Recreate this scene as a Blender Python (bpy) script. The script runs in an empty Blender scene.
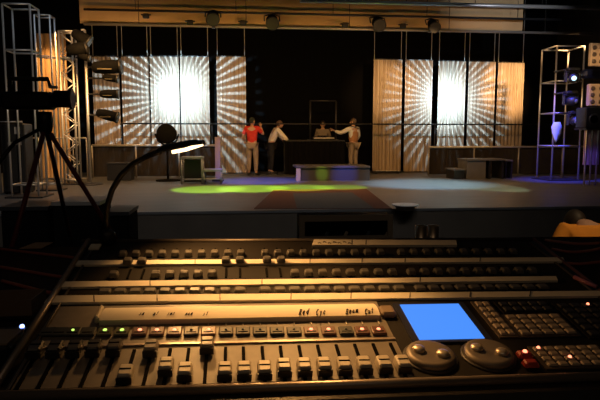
import bpy, math, random
from mathutils import Vector, Matrix
random.seed(7)
C = bpy.context.scene.collection
SC = bpy.context.scene
SC.view_settings.view_transform = 'Standard'
SC.view_settings.look = 'None'
SC.view_settings.exposure = 0.0
SC.view_settings.gamma = 1.0
SC.view_settings.use_curve_mapping = False
SC.cycles.use_denoising = True
SC.cycles.max_bounces = 6
SC.cycles.sample_clamp_indirect = 2.0

# ------------------------------------------------------------------ camera
FPX = 583.33
CAM = Vector((0, 0, 1.30))
PIT = math.atan(63 / FPX)
YAW = math.radians(6.0)
RZ = Matrix.Rotation(-YAW, 3, 'Z')
cR = RZ @ Vector((1, 0, 0))
cF = RZ @ Vector((0, math.cos(PIT), -math.sin(PIT)))
cU = RZ @ Vector((0, math.sin(PIT), math.cos(PIT)))
cd = bpy.data.cameras.new('camera')
cd.sensor_width = 36; cd.lens = 35.0
cd.clip_start = 0.05
cam = bpy.data.objects.new('camera', cd); C.objects.link(cam)
cam.location = CAM
cam.rotation_euler = (math.pi / 2 - PIT, 0, -YAW)
SC.camera = cam

def ray(px, py):
    return cF + cR * ((px - 300) / FPX) - cU * ((py - 200) / FPX)
def P(px, py, Y):                       # point of the plane y = Y
    d = ray(px, py); return CAM + d * (Y / d.y)
def PZ(px, py, z):                      # point of the plane z
    d = ray(px, py); return CAM + d * ((z - CAM.z) / d.z)

# ------------------------------------------------------------------ materials
MATS = {}
def mat(name, col, rough=0.6, metal=0.0, emit=None, estr=0.0, noise=None, nscale=8.0, alpha=1.0,
        bump=0.0, spec=0.5, stretch=(1, 1, 1)):
    if name in MATS: return MATS[name]
    m = bpy.data.materials.new(name); m.use_nodes = True
    nt = m.node_tree; b = nt.nodes['Principled BSDF']
    b.inputs['Base Color'].default_value = (*col, 1)
    b.inputs['Roughness'].default_value = rough
    b.inputs['Metallic'].default_value = metal
    b.inputs['Specular IOR Level'].default_value = spec
    b.inputs['Alpha'].default_value = alpha
    if emit:
        b.inputs['Emission Color'].default_value = (*emit, 1)
        b.inputs['Emission Strength'].default_value = estr
    if noise or bump:
        tc = nt.nodes.new('ShaderNodeTexCoord'); mp = nt.nodes.new('ShaderNodeMapping')
        mp.inputs['Scale'].default_value = stretch
        nz = nt.nodes.new('ShaderNodeTexNoise'); nz.inputs['Scale'].default_value = nscale
        nz.inputs['Detail'].default_value = 5
        nt.links.new(tc.outputs['Object'], mp.inputs['Vector'])
        nt.links.new(mp.outputs['Vector'], nz.inputs['Vector'])
        if noise:
            r = nt.nodes.new('ShaderNodeValToRGB')
            r.color_ramp.elements[0].position = 0.3; r.color_ramp.elements[1].position = 0.7
            r.color_ramp.elements[0].color = (*col, 1); r.color_ramp.elements[1].color = (*noise, 1)
            nt.links.new(nz.outputs['Fac'], r.inputs['Fac'])
            nt.links.new(r.outputs['Color'], b.inputs['Base Color'])
        if bump:
            bp = nt.nodes.new('ShaderNodeBump'); bp.inputs['Strength'].default_value = bump
            bp.inputs['Distance'].default_value = 0.01
            nt.links.new(nz.outputs['Fac'], bp.inputs['Height'])
            nt.links.new(bp.outputs['Normal'], b.inputs['Normal'])
    MATS[name] = m
    return m

BLACKCLOTH = mat('black_drape', (.0022, .0022, .0025), .95, noise=(.004, .004, .0045), nscale=3, stretch=(6, 6, .3), spec=.1)
HALLBLACK = mat('black_paint', (.010, .009, .009), .9, noise=(.014, .013, .012), nscale=2, spec=.2)
DECK = mat('grey_stage_deck', (.070, .074, .080), .42, noise=(.105, .110, .117), nscale=2.2, bump=.15, stretch=(.6, 2, 1))
FASCIA = mat('dark_fascia', (.048, .040, .032), .8, noise=(.066, .055, .043), nscale=2)
FLOORM = mat('dark_floor', (.02, .018, .016), .8, noise=(.03, .026, .022), nscale=4)
RUGB = mat('red_brown_carpet', (.10, .048, .033), .95, noise=(.125, .06, .042), nscale=30, spec=.1)
RUGG = mat('grey_carpet', (.070, .070, .068), .95, noise=(.09, .09, .087), nscale=30, spec=.1)
PANEL = mat('pleated_metal_cloth', (.26, .195, .14), .45, noise=(.52, .43, .34), nscale=2.0, stretch=(12, 1, .2), spec=.5)
TANCLOTH = mat('tan_border_cloth', (.50, .33, .17), .9, noise=(.58, .39, .21), nscale=1.2, stretch=(1, 1, 2), spec=.1)
DRAPE = mat('tan_drape', (.42, .26, .13), .85, noise=(.56, .36, .19), nscale=3, stretch=(5, 1, .2), spec=.2)
ALU = mat('aluminium', (.62, .60, .58), .4, .7)
DULLALU = mat('dull_aluminium', (.34, .32, .30), .5, .6)
STEEL = mat('dark_steel', (.05, .05, .055), .45, .6)
BLACKM = mat('black_metal', (.012, .012, .013), .45)
MATT = mat('matt_black', (.004, .004, .004), .9, spec=.1)
BLACKP = mat('black_plastic', (.016, .015, .015), .4)
WIRE = mat('steel_wire', (.55, .53, .50), .4, .3)
SCRIM = mat('black_scrim', (.03, .026, .024), .95, alpha=.84, spec=.1)

# ------------------------------------------------------------------ mesh builder
class MB:
    def __init__(s): s.v = []; s.f = []; s.sm = []
    def add(s, vs, fs, smooth=False):
        o = len(s.v); s.v += [Vector(v) for v in vs]
        s.f += [tuple(i + o for i in f) for f in fs]; s.sm += [smooth] * len(fs)
        return s
    def box(s, c, size, M=None, top=1.0, bev=0.0):
        x, y, z = size[0] / 2, size[1] / 2, size[2] / 2; c = Vector(c); vs = []
        if bev > 0:
            b = min(bev, x * .9, y * .9, z * .9)
            rings = [(-z, b, 1), (-z + b, 0, 1), (z - b, 0, top), (z, b, top)]
            for zz, ins, t in rings:
                X, Y = x * t - ins, y * t - ins
                k = b if ins == 0 else b * .5
                vs += [(-X + k, -Y, zz), (X - k, -Y, zz), (X, -Y + k, zz), (X, Y - k, zz), (X - k, Y, zz), (-X + k, Y, zz), (-X, Y - k, zz), (-X, -Y + k, zz)]
            fs = [tuple(range(7, -1, -1)), tuple(range(24, 32))]
            for r in range(3):
                for i in range(8):
                    fs.append((r * 8 + i, r * 8 + (i + 1) % 8, r * 8 + 8 + (i + 1) % 8, r * 8 + 8 + i))
        else:
            vs = [(-x, -y, -z), (x, -y, -z), (x, y, -z), (-x, y, -z), (-x * top, -y * top, z), (x * top, -y * top, z), (x * top, y * top, z), (-x * top, y * top, z)]
            fs = [(3, 2, 1, 0), (4, 5, 6, 7), (0, 1, 5, 4), (1, 2, 6, 5), (2, 3, 7, 6), (3, 0, 4, 7)]
        vs = [Vector(v) for v in vs]
        if M is not None: vs = [M @ v for v in vs]
        return s.add([c + v for v in vs], fs)
    def hexa(s, a):                      # 8 corners, bottom ring then top ring
        return s.add(a, [(3, 2, 1, 0), (4, 5, 6, 7), (0, 1, 5, 4), (1, 2, 6, 5), (2, 3, 7, 6), (3, 0, 4, 7)])
    def tube(s, pts, r, n=8):
        pts = [Vector(p) for p in pts]; rs = r if isinstance(r, (list, tuple)) else [r] * len(pts)
        vs = []; fs = []; up = None
        for i, p in enumerate(pts):
            t = (pts[min(i + 1, len(pts) - 1)] - pts[max(i - 1, 0)])
            t = t.normalized() if t.length > 1e-9 else Vector((0, 0, 1))
            if up is None: up = Vector((0, 0, 1)) if abs(t.z) < .9 else Vector((1, 0, 0))
            a = t.cross(up)
            if a.length < 1e-6: a = t.orthogonal()
            a.normalize(); b = a.cross(t).normalized(); up = b
            vs += [p + (a * math.cos(k * 2 * math.pi / n) + b * math.sin(k * 2 * math.pi / n)) * rs[i] for k in range(n)]
        for i in range(len(pts) - 1):
            for k in range(n):
                fs.append((i * n + k, i * n + n + k, i * n + n + (k + 1) % n, i * n + (k + 1) % n))
        s.add(vs, fs, True)
        m = len(s.v) - len(vs)
        s.f += [tuple(m + k for k in range(n)), tuple(m + (len(pts) - 1) * n + k for k in range(n - 1, -1, -1))]
        s.sm += [False, False]
        return s
    def lathe(s, prof, c, M=None, n=24):
        c = Vector(c); vs = []; fs = []
        for r, z in prof:
            for k in range(n):
                v = Vector((r * math.cos(k * 2 * math.pi / n), r * math.sin(k * 2 * math.pi / n), z))
                vs.append(c + (M @ v if M is not None else v))
        for i in range(len(prof) - 1):
            for k in range(n):
                fs.append((i * n + k, i * n + (k + 1) % n, i * n + n + (k + 1) % n, i * n + n + k))
        fs.append(tuple(range(n - 1, -1, -1))); fs.append(tuple((len(prof) - 1) * n + k for k in range(n)))
        return s.add(vs, fs, True)
    def ball(s, c, r, M=None, n=14, m=8):
        r = (r, r, r) if not isinstance(r, (tuple, list)) else r; vs = []; fs = []; c = Vector(c)
        for i in range(m + 1):
            th = math.pi * i / m
            for k in range(n):
                ph = 2 * math.pi * k / n
                v = Vector((r[0] * math.sin(th) * math.cos(ph), r[1] * math.sin(th) * math.sin(ph), -r[2] * math.cos(th)))
                vs.append(c + (M @ v if M is not None else v))
        for i in range(m):
            for k in range(n):
                fs.append((i * n + k, i * n + (k + 1) % n, i * n + n + (k + 1) % n, i * n + n + k))
        return s.add(vs, fs, True)
    def build(s, name, m, parent=None, loc=None):
        me = bpy.data.meshes.new(name)
        off = Vector(loc) if loc is not None else Vector((0, 0, 0))
        me.from_pydata([tuple(v - off) for v in s.v], [], s.f)
        me.polygons.foreach_set('use_smooth', s.sm)
        me.materials.append(m); me.validate(); me.update()
        o = bpy.data.objects.new(name, me); C.objects.link(o); o.location = off
        if parent is not None: o.parent = parent
        return o

def tag(o, label=None, cat=None, group=None, kind=None):
    if label: o['label'] = label
    if cat: o['category'] = cat
    if group: o['group'] = group
    if kind: o['kind'] = kind
    return o
def thing(name, label, cat, loc=(0, 0, 0), rz=0, group=None):
    o = bpy.data.objects.new(name, None); C.objects.link(o)
    o.location = loc; o.rotation_euler = (0, 0, rz)
    o.empty_display_size = .1
    return tag(o, label, cat, group)
def struct(name, mb, m): return tag(mb.build(name, m), kind='structure')
def dup(root, loc, label, rz=None):
    r = root.copy(); C.objects.link(r); r.location = loc
    if rz is not None: r.rotation_euler = (0, 0, rz)
    r['label'] = label
    for ch in list(root.children):
        c = ch.copy(); C.objects.link(c); c.parent = r
        for g in list(ch.children):
            d = g.copy(); C.objects.link(d); d.parent = c
    return r

ZD = 0.15            # stage deck
ZF = -0.85           # hall floor
YB = 19.6            # back wall
# ------------------------------------------------------------------ setting
struct('floor', MB().box((0, 8, ZF - .05), (24, 26, .1)), FLOORM)
struct('floor_control_platform', MB().box((0, .9, -.42), (9, 5.4, .84)), FLOORM)
YF = PZ(300, 210, ZD).y
struct('stage_deck', MB().box((0, (YF + YB) / 2, ZD - .02), (22, YB - YF, .04)), DECK)
struct('trim_stage_front', MB().box((0, YF + .05, (ZF + ZD - .04) / 2), (22, .06, ZD - .04 - ZF)), FASCIA)
struct('wall_back', MB().box((0, YB + .1, 3.2), (24, .2, 8.1)), BLACKCLOTH)
struct('wall_left', MB().box((-11.1, 8, 3.2), (.2, 26, 8.1)), HALLBLACK)
struct('wall_right', MB().box((11.1, 8, 3.2), (.2, 26, 8.1)), HALLBLACK)
struct('wall_rear', MB().box((0, -4, 3.2), (22, .2, 8.1)), HALLBLACK)
struct('ceiling', MB().box((0, 8, 7.3), (24, 26, .1)), HALLBLACK)

# carpet on the stage front: red-brown border round a grey centre
zc = ZD + .004
def flat(poly, z0, z1):
    n = len(poly)
    return MB().add([(p.x, p.y, z0) for p in poly] + [(p.x, p.y, z1) for p in poly],
                    [tuple(range(n - 1, -1, -1)), tuple(range(n, 2 * n))] + [(i, (i + 1) % n, n + (i + 1) % n, n + i) for i in range(n)])
rc = [PZ(254, 209, ZD), PZ(392, 209, ZD), PZ(366, 189, ZD), PZ(274, 190, ZD)]
ric = [PZ(297, 209, ZD), PZ(374, 209, ZD), PZ(352, 193, ZD), PZ(293, 194, ZD)]
rug = thing('stage_carpet', 'flat carpet with red-brown border and grey centre at the stage front edge', 'carpet', ((rc[0] + rc[1]) / 2))
off = rug.location
def local(mb, o):
    for v in mb.v: v -= o
    return mb
local(flat(rc, ZD + .001, ZD + .010), off).build('border', RUGB, rug)
local(flat(ric, ZD + .0101, ZD + .014), off).build('centre_field', RUGG, rug)

# ------------------------------------------------------------------ pleated panels
YP = PZ(300, 173, ZD).y
def pleated(w, h, amp, period, t=.03):
    n = max(8, int(w / period * 8)); mb = MB(); vs = []; fs = []
    for side in (0, 1):
        for z in (0, h):
            for i in range(n + 1):
                x = -w / 2 + w * i / n
                y = -amp * abs(math.sin(math.pi * x / period)) + (t if side else 0)
                vs.append((x, y, z))
    m = n + 1
    for i in range(n):
        fs.append((i, i + 1, m + i + 1, m + i))
        fs.append((2 * m + i + 1, 2 * m + i, 3 * m + i, 3 * m + i + 1))
        fs.append((m + i, m + i + 1, 3 * m + i + 1, 3 * m + i))
        fs.append((i + 1, i, 2 * m + i, 2 * m + i + 1))
    fs += [(0, m, 3 * m, 2 * m), (n, 2 * m + n, 3 * m + n, m + n)]
    return mb.add(vs, fs)
YPIPE = 15.2
ZPIPE2 = P(200, 26, YPIPE).z
PN = [(93.5, 120, 57, 'pleated panel leftmost of the left group, behind the black side lanterns'),
      (122.5, 149.5, 57, 'pleated panel second from the left, left part of the white starburst'),
      (151, 179.5, 57, 'pleated panel at the glaring white heart of the left starburst'),
      (181, 209.5, 57, 'pleated panel fourth from the left, right half of the left starburst'),
      (217, 246, 57, 'pleated tan-lit panel behind the person in the red shirt'),
      (373, 401.5, 60, 'pleated coppery panel just right of the black centre opening'),
      (404.5, 431.5, 60.5, 'pleated panel with white rays, second in the right group'),
      (437.5, 464.5, 61.5, 'pleated panel at the glaring white heart of the right starburst'),
      (467.5, 494, 62, 'pleated panel fourth in the right group, rays fanning across its left side'),
      (496.5, 522.5, 63, 'pleated golden-brown panel rightmost on the stage, without bright rays')]
for x0, x1, yt, lab in PN:
    a = P(x0, 100, YP); b = P(x1, 100, YP); zt = P((x0 + x1) / 2, yt, YP).z
    cx = (a.x + b.x) / 2; w = b.x - a.x; z0 = ZD + .03
    t = thing('pleated_panel', lab, 'panel', (cx, YP, ZD), 0, 'pleated stage panels')
    pl = pleated(w, zt - z0, .045, .125); [setattr(v, 'z', v.z + z0 - ZD) for v in pl.v]
    pl.build('pleated_sheet', PANEL, t)
    MB().box((0, .03, .015), (w, .14, .03)).build('bottom_frame', BLACKM, t)
    MB().box((0, .03, zt - ZD + .015), (w, .10, .03)).build('top_batten', BLACKM, t)
    for sx in (-1, 1):
        MB().tube([(sx * (w / 2 - .03), .02, zt - ZD), (sx * (w / 2 - .03), .02, 6.0)], .012, 6).build('hanging_wire', WIRE, t)

# thin pipe running across in front of the panels
YR = YP - .8
a = P(121, 123.5, YR); b = P(556, 125, YR); zr = P(300, 124, YR).z
t = thing('cross_pipe', 'thin dark pipe crossing in front of all panels at head height', 'pipe', (a.x, YR, ZD))
MB().tube([(0, 0, zr - ZD), (b.x - a.x, 0, zr - ZD)], .022).build('pipe', BLACKM, t)
for k in (0, (P(212, 124, YR).x - a.x), P(435, 124, YR).x - a.x, b.x - a.x):
    MB().tube([(k, 0, 0), (k, 0, zr - ZD)], .022).build('upright', BLACKM, t)

# guard rails with black scrim
YG = YP - 1.6
def guard(px0, px1, py, lab, nposts):
    a = P(px0, py, YG); b = P(px1, py, YG); z = P((px0 + px1) / 2, py, YG).z - ZD; L = b.x - a.x
    t = thing('guard_rail', lab, 'railing', (a.x, YG, ZD), 0, 'guard rails on stage')
    MB().tube([(0, 0, z), (L, 0, z)], .033).build('top_rail', ALU, t)
    for k in range(nposts):
        x = L * k / (nposts - 1)
        MB().tube([(x, 0, 0), (x, 0, z)], .025).build('post', DULLALU, t)
    MB().box((L / 2, .05, z / 2), (L, .012, z - .06)).build('scrim', SCRIM, t)
    return t
guard(92, 221, 145.5, 'pale metal guard rail with dark scrim before the left panels', 4)
guard(429, 606, 147, 'pale metal guard rail with dark scrim before the right panels', 5)

# ------------------------------------------------------------------ border cloth, lighting bars
YV = 15.6
v0 = P(80, 24, YV); v1 = P(522, 33, YV); zl = P(200, 25.5, YV).z; zh = zl + .95
mb = MB(); n = 60; vs = []; fs = []
for j, (y, z) in enumerate(((0, zl), (0, zh), (.03, zh), (.03, zl))):
    for i in range(n + 1):
        u = i / n; vs.append((v0.x + (v1.x - v0.x) * u, YV + y + .03 * math.sin(u * 37) + .015 * math.sin(u * 91), z))
for j in range(4):
    for i in range(n):
        fs.append((j * (n + 1) + i, j * (n + 1) + i + 1, ((j + 1) % 4) * (n + 1) + i + 1, ((j + 1) % 4) * (n + 1) + i))
mb.add(vs, fs)
fs2 = []
t = thing('border_cloth', 'wide tan border cloth hanging across the top of the stage', 'curtain', (v0.x, YV, zl))
for v in mb.v: v -= Vector((v0.x, YV, zl))
mb.build('cloth', TANCLOTH, t)
MB().tube([(0, .015, .97), (v1.x - v0.x, .015, .97)], .03).build('batten', STEEL, t)
for k in range(6): MB().tube([((v1.x - v0.x) * (k + .5) / 6, .015, .97), ((v1.x - v0.x) * (k + .5) / 6, .015, 7.25 - zl)], .008, 6).build('suspension_wire', BLACKM, t)
def lightbar(px0, px1, py, Y, r, m, lab):
    a = P(px0, py, Y); b = P(px1, py, Y); z = P((px0 + px1) / 2, py, Y).z
    t = thing('lighting_bar', lab, 'pipe', (a.x, Y, z), 0, 'lighting bars over the stage')
    MB().tube([(0, 0, 0), (b.x - a.x, 0, 0)], r).build('pipe', m, t)
    for k in range(5):
        x = (b.x - a.x) * (k + .5) / 5
        MB().tube([(x, 0, 0), (x, 0, 7.25 - z)], .008, 6).build('suspension_wire', BLACKM, t)
    return z
zb1 = lightbar(84, 592, 28.8, YPIPE, .035, DULLALU, 'long pale lighting bar along the lower edge of the tan cloth')
zb2 = lightbar(84, 562, 14.5, YPIPE - .1, .03, STEEL, 'dark lighting bar crossing the middle of the tan cloth')
zb3 = lightbar(300, 640, 5.0, YPIPE - .5, .05, ALU, 'bright pale bar along the top right of the stage opening')

def par_mesh(t, L, r, M):
    MB().lathe([(r * .55, -L / 2), (r * .8, -L * .42), (r, -L * .1), (r, L / 2)], (0, 0, 0), M).build('body', MATT, t)
    MB().lathe([(r * 1.12, L / 2 - .02), (r * 1.12, L / 2 + .02), (r * .95, L / 2 + .02)], (0, 0, 0), M).build('colour_frame', BLACKM, t)
labs = [(213, 17, .15, 'first black stage lantern from the left clamped on the bar over the stage'),
        (272, 21, .15, 'black stage lantern clamped above the black centre opening on its left side'),
        (378, 23, .15, 'black stage lantern clamped above the left edge of the right panel group'),
        (433, 25, .13, 'black stage lantern clamped above the white heart of the right starburst')]
for px, py, r, lab in labs:
    p = P(px, py, YPIPE - .28)
    t = thing('stage_lantern', lab, 'stage light', p, 0, 'lanterns on the overhead bar')
    M = Matrix.Rotation(math.radians(118), 3, 'X')
    par_mesh(t, .40, r, M)
    MB().tube([(-r - .04, 0, 0), (-r - .04, .12, .14), (0, .2, .2), (r + .04, .12, .14), (r + .04, 0, 0)], .018, 6).build('yoke', STEEL, t)
    MB().box((0, .24, zb1 - p.z + .0), (.08, .14, .10)).build('clamp', STEEL, t)
for px, py, lab in ((190, 22.5, 'small dark junction box on the bar left of the first lantern'), (243, 23, 'small dark junction box on the bar between the two left lanterns'),
                    (345, 25, 'small dark junction box on the bar left of the lantern over the right panels'), (146, 16, 'small dark junction box at the left of the middle bar'),
                    (403, 26, 'small dark junction box on the bar between the two right lanterns')):
    p = P(px, py, YPIPE - .08)
    o = MB().box((0, 0, 0), (.16, .1, .12), bev=.02).tube([(-.12, 0, .03), (.12, 0, .03)], .02, 6).build('junction_box', BLACKM, None); o.location = p
    tag(o, lab, 'electrical box', 'junction boxes on the bars')

# ------------------------------------------------------------------ left side: drape, truss towers, fixtures
def tower(px0, px1, dpx, Y, top, bot, lab, rungs, m, r=.022, zig=False):
    a = P(px0, 137, Y); b = P(px1, 137, Y); zt = P((px0 + px1) / 2, top, Y).z - ZD; w = b.x - a.x; d = w
    t = thing('truss_tower', lab, 'truss', ((a.x + b.x) / 2, Y + d / 2, ZD), 0, 'truss towers beside the stage')
    for sx in (-1, 1):
        for sy in (-1, 1):
            MB().tube([(sx * w / 2, sy * d / 2, .03), (sx * w / 2, sy * d / 2, zt)], r).build('upright', m, t)
    MB().box((0, 0, .015), (w + .2, d + .2, .03)).build('base_plate', STEEL, t)
    for pz in rungs:
        z = zt if pz is None else P((px0 + px1) / 2, pz, Y).z - ZD
        g = MB()
        for sx in (-1, 1):
            g.tube([(sx * w / 2, -d / 2, z), (sx * w / 2, d / 2, z)], r * .8)
            g.tube([(-w / 2, sx * d / 2, z), (w / 2, sx * d / 2, z)], r * .8)
        g.build('brace_ring', m, t)
    if zig:
        k = int(zt / (w * .8))
        for s in (-1, 1):
            g = MB()
            pts = [((-1) ** i * w / 2, s * d / 2, .05 + (zt - .1) * i / k) for i in range(k + 1)]
            for i in range(k): g.tube(pts[i:i + 2], r * .5, 6)
            g.build('lacing', m, t)
    return t
tower(9, 36, 8, 11.5, 4, 190, 'tall open square truss tower at far left of the stage', [None, 50, 185], ALU, .02)
tower(40, 55, 6, 13.0, 15, 186, 'narrow truss tower between the tall left tower and the lit ladder truss', [None, 56, 184], ALU, .02)
tower(63, 76, 6, 14.6, 31, 184, 'orange-lit laced truss tower beside the left panels', [None, 58, 180], ALU, .026, zig=True)
p = P(90.5, 183, 14.6)
t = thing('boom_stand', 'pale upright boom pole carrying the side lanterns at left', 'pole', (p.x, 14.6, ZD))
zt = P(90, 30, 14.6).z - ZD
MB().tube([(0, 0, .03), (0, 0, zt)], .035).build('pole', ALU, t)
MB().lathe([(.3, 0), (.3, .03), (.05, .05)], (0, 0, 0)).build('base', STEEL, t)
px0 = P(81, 30, 14.6).x - p.x
MB().tube([(px0, 0, zt), (0, 0, zt)], .025).build('top_arm', ALU, t)

# side lanterns on the boom
for i, (px, py, s, ang, lab) in enumerate(((106.5, 67, 1.25, -4, 'largest and topmost black side lantern on the left boom'),
                       (110, 78, .65, 8, 'small second side lantern on the left boom, right below the largest'),
                       (109, 94, .8, 0, 'third black side lantern on the left boom, level'),
                       (107, 115, .95, 14, 'lowest black side lantern on the left boom, tilted down'))):
    q = P(px, py, 14.5)
    t = thing('side_lantern', lab, 'stage light', q, 0, 'lanterns on the left boom')
    M = Matrix.Rotation(math.radians(90 + ang), 3, 'Y')
    par_mesh(t, .52 * s, .13 * s, M)
    dx = p.x - q.x
    MB().tube([(dx, .1, 0), (-.1 * s, .1, 0), (0, .13 * s, 0)], .022, 6).build('arm', STEEL, t)
    MB().box((-.02, -.128 * s, -.05 * s), (.26 * s, .012, .022 * s)).build('housing_stripe', mat('yellow_metal', (.10, .08, .04), .6), t)
for i, (px, py, s, ang, lab) in enumerate(((81, 37, 1.0, 30, 'black lantern at the top of the laced truss beside the tan cloth'), (77, 49, 1.1, -10, 'black lantern under the topmost one on the laced truss'),
                       (84, 57, .6, 15, 'lowest of three black lanterns on the laced truss'))):
    q = P(px, py, 14.35)
    t = thing('truss_lantern', lab, 'stage light', q, 0, 'lanterns on the laced truss')
    par_mesh(t, .42 * s, .13 * s, Matrix.Rotation(math.radians(90 + ang), 3, 'Y'))
    MB().tube([(0, .05, 0), (-.05, .17, .02), (P(76, 50, 14.6).x - q.x, .25, .02)], .02, 6).build('arm', STEEL, t)

# tan pleated drape behind the towers
YD = 16.9
a = P(38, 100, YD); b = P(68, 100, YD); zt = P(60, 34, YD).z
dr = pleated(b.x - a.x, zt - ZD - .02, .06, .19, .04)
for v in dr.v: v.z += .02
o = dr.build('tan_drape', DRAPE, None); o.location = ((a.x + b.x) / 2, YD, ZD)
tag(o, 'tall pleated orange-lit tan drape behind the left truss towers', 'curtain')
# low bar fence in front of it
YW = 15.6
a = P(34, 183, YW); b = P(88, 183, YW)
t = thing('bar_fence', 'low pale bar fence standing before the tan drape at left', 'fence', (a.x, YW, ZD))
L = b.x - a.x; zf = P(60, 138, YW).z - ZD
MB().tube([(0, 0, .08), (L, 0, .08)], .022).build('bottom_rail', DULLALU, t)
MB().tube([(0, 0, zf), (L, 0, zf)], .022).build('top_rail', DULLALU, t)
for k in range(9):
    MB().tube([(L * k / 8, 0, 0), (L * k / 8, 0, zf)], .018, 6).build('bar', DULLALU, t)

# rolling rack at far left
q = PZ(20, 193, ZD)
t = thing('equipment_rack', 'black upright equipment rack with pale post at the far left', 'rack', (q.x, q.y, ZD))
MB().box((0, 0, .72), (.46, .5, 1.40), bev=.02).build('case', BLACKM, t)
MB().box((.04, -.262, 1.02), (.26, .02, .06)).build('grey_panel', DULLALU, t)
MB().box((.10, -.262, 1.28), (.10, .02, .14)).build('label_plate', mat('pale_plate', (.5, .48, .45), .6), t)
MB().tube([(-.28, -.24, 0), (-.28, -.24, 1.45), (.2, -.24, 1.45)], .022).build('frame_post', DULLALU, t)
for sx in (-1, 1):
    for sy in (-1, 1):
        MB().tube([(sx * .18, sy * .2 - .012, .03), (sx * .18, sy * .2 + .012, .03)], .03, 12).build('caster', BLACKP, t)

# ------------------------------------------------------------------ right side tower and gear
tw = tower(553, 580, 6, 14.6, 46, 186, 'pale truss tower at right carrying moving lights', [None, 81, 113, 146], ALU, .024)
def moving_head(px, py, Y, ang, lab, lens):
    q = P(px, py, Y)
    t = thing('moving_light', lab, 'stage light', q, 0, 'moving lights on the right tower')
    t.scale = (.72, .72, .72)
    MB().tube([(-.25, .1, .29), (-.25, (14.56 - Y) / .72, .29), ((P(579, 100, 14.6).x - q.x) / .72, (14.56 - Y) / .72, .29)], .03, 8).build('bracket', STEEL, t)
    M = Matrix.Rotation(math.radians(ang), 3, 'Y') @ Matrix.Rotation(math.radians(90), 3, 'X')
    M = Matrix.Rotation(math.radians(ang), 3, 'Z') @ Matrix.Rotation(math.radians(98), 3, 'X')
    MB().lathe([(.09, -.30), (.15, -.22), (.17, .0), (.15, .22)], (0, 0, 0), M).build('head', BLACKM, t)
    MB().lathe([(.085, .222), (.075, .235), (.02, .245)], (0, 0, 0), M).build('lens', lens, t)
    MB().box((.24, .05, .02), (.06, .16, .34), bev=.02).box((-.24, .05, .02), (.06, .16, .34), bev=.02).box((0, .05, .20), (.54, .16, .06), bev=.02).build('yoke', BLACKM, t)
    MB().box((0, .05, .29), (.42, .3, .12), bev=.03).build('base', BLACKM, t)
    return t
LENSLIT = mat('lit_lens', (.5, .7, .8), .2, emit=(.55, .95, 1.0), estr=1.2)
LENSOFF = mat('grey_lens', (.16, .17, .2), .15)
moving_head(573, 78, 14.0, -22, 'moving light with glowing blue-green lens on the right tower', LENSLIT)
moving_head(571, 101, 14.1, 20, 'dark moving light second from the top on the right tower', LENSOFF)
moving_head(575, 121, 14.1, -15, 'dark moving light lowest on the right tower', LENSOFF)
for px, py, w, h, lab, m in ((591.0, 74, .50, .22, 'dark blue lamp housing sticking out right of the glowing lens', mat('dark_blue_metal', (.02, .025, .07), .4)),):
    q = P(px, py, 14.1)
    t = thing('lamp_housing', lab, 'stage light', q)
    MB().box((0, 0, 0), (w, .3, h), bev=.06).build('body', m, t)
    MB().tube([(-w / 2, .1, 0), (P(580, 74, 14.6).x - q.x, .5, 0)], .03).build('bracket', STEEL, t)
# hanging pale blue cloth
q = P(557, 122, 14.5)
mb = MB()
zl = (P(557, 142, 14.5) - q).z
prof = [(0, .10), (.25, .16), (.55, .15), (.85, .08), (1, .015)]
vs = []; fs = []
for s in (0, 1):
    for u, w in prof: vs += [(-w * .7, s * .05 + .03 * math.sin(u * 6), u * zl), (0, s * .05 - .03, u * zl), (w, s * .05 + .02, u * zl)]
for i in range(4):
    for k in range(2):
        a = i * 3 + k; fs += [(a, a + 3, a + 4, a + 1), (15 + a, 15 + a + 1, 15 + a + 4, 15 + a + 3)]
    fs += [(i * 3, 15 + i * 3, 18 + i * 3, 3 + i * 3), (i * 3 + 2, i * 3 + 5, 20 + i * 3, 17 + i * 3)]
fs += [(0, 1, 16, 15), (1, 2, 17, 16), (12, 27, 28, 13), (13, 28, 29, 14)]
o = mb.add(vs, fs, True).build('hanging_cloth', mat('pale_blue_cloth', (.62, .72, .82), .8), None); o.location = q
tag(o, 'pale blue cloth hanging from the left of the right truss tower', 'cloth')
# blinder panels at right edge
for px0, px1, py0, py1, lab in ((590.5, 606, 43, 66, 'upper tan lamp panel at the right edge of the picture'), (588.5, 606, 84, 106, 'lower tan lamp panel at the right edge, above the black loudspeaker')):
    a = P(px0, py1, 13.4); b = P(px1, py0, 13.4); w = b.x - a.x; h = b.z - a.z
    t = thing('audience_blinder', lab, 'stage light', ((a.x + b.x) / 2, 13.4, a.z), 0, 'tan lamp panels at right')
    MB().box((0, .06, h / 2), (w, .12, h), bev=.015).build('case', mat('tan_paint', (.48, .33, .20), .6), t)
    for i in range(2):
        for k in range(3):
            MB().lathe([(.055, 0), (.05, .02), (.02, .008)], (-w * .28 + i * w * .5, 0, h * (.2 + .3 * k)), Matrix.Rotation(math.radians(90), 3, 'X')).build('lamp', mat('dark_reflector', (.10, .07, .05), .3), t)
    MB().tube([(w * .3, .06, h - .01), (w * .3, .06, (7.25 if py0 < 60 else P(590.5, 66, 13.4).z - .005) - a.z)], .015, 6).build('hanging_wire', WIRE, t)
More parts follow.
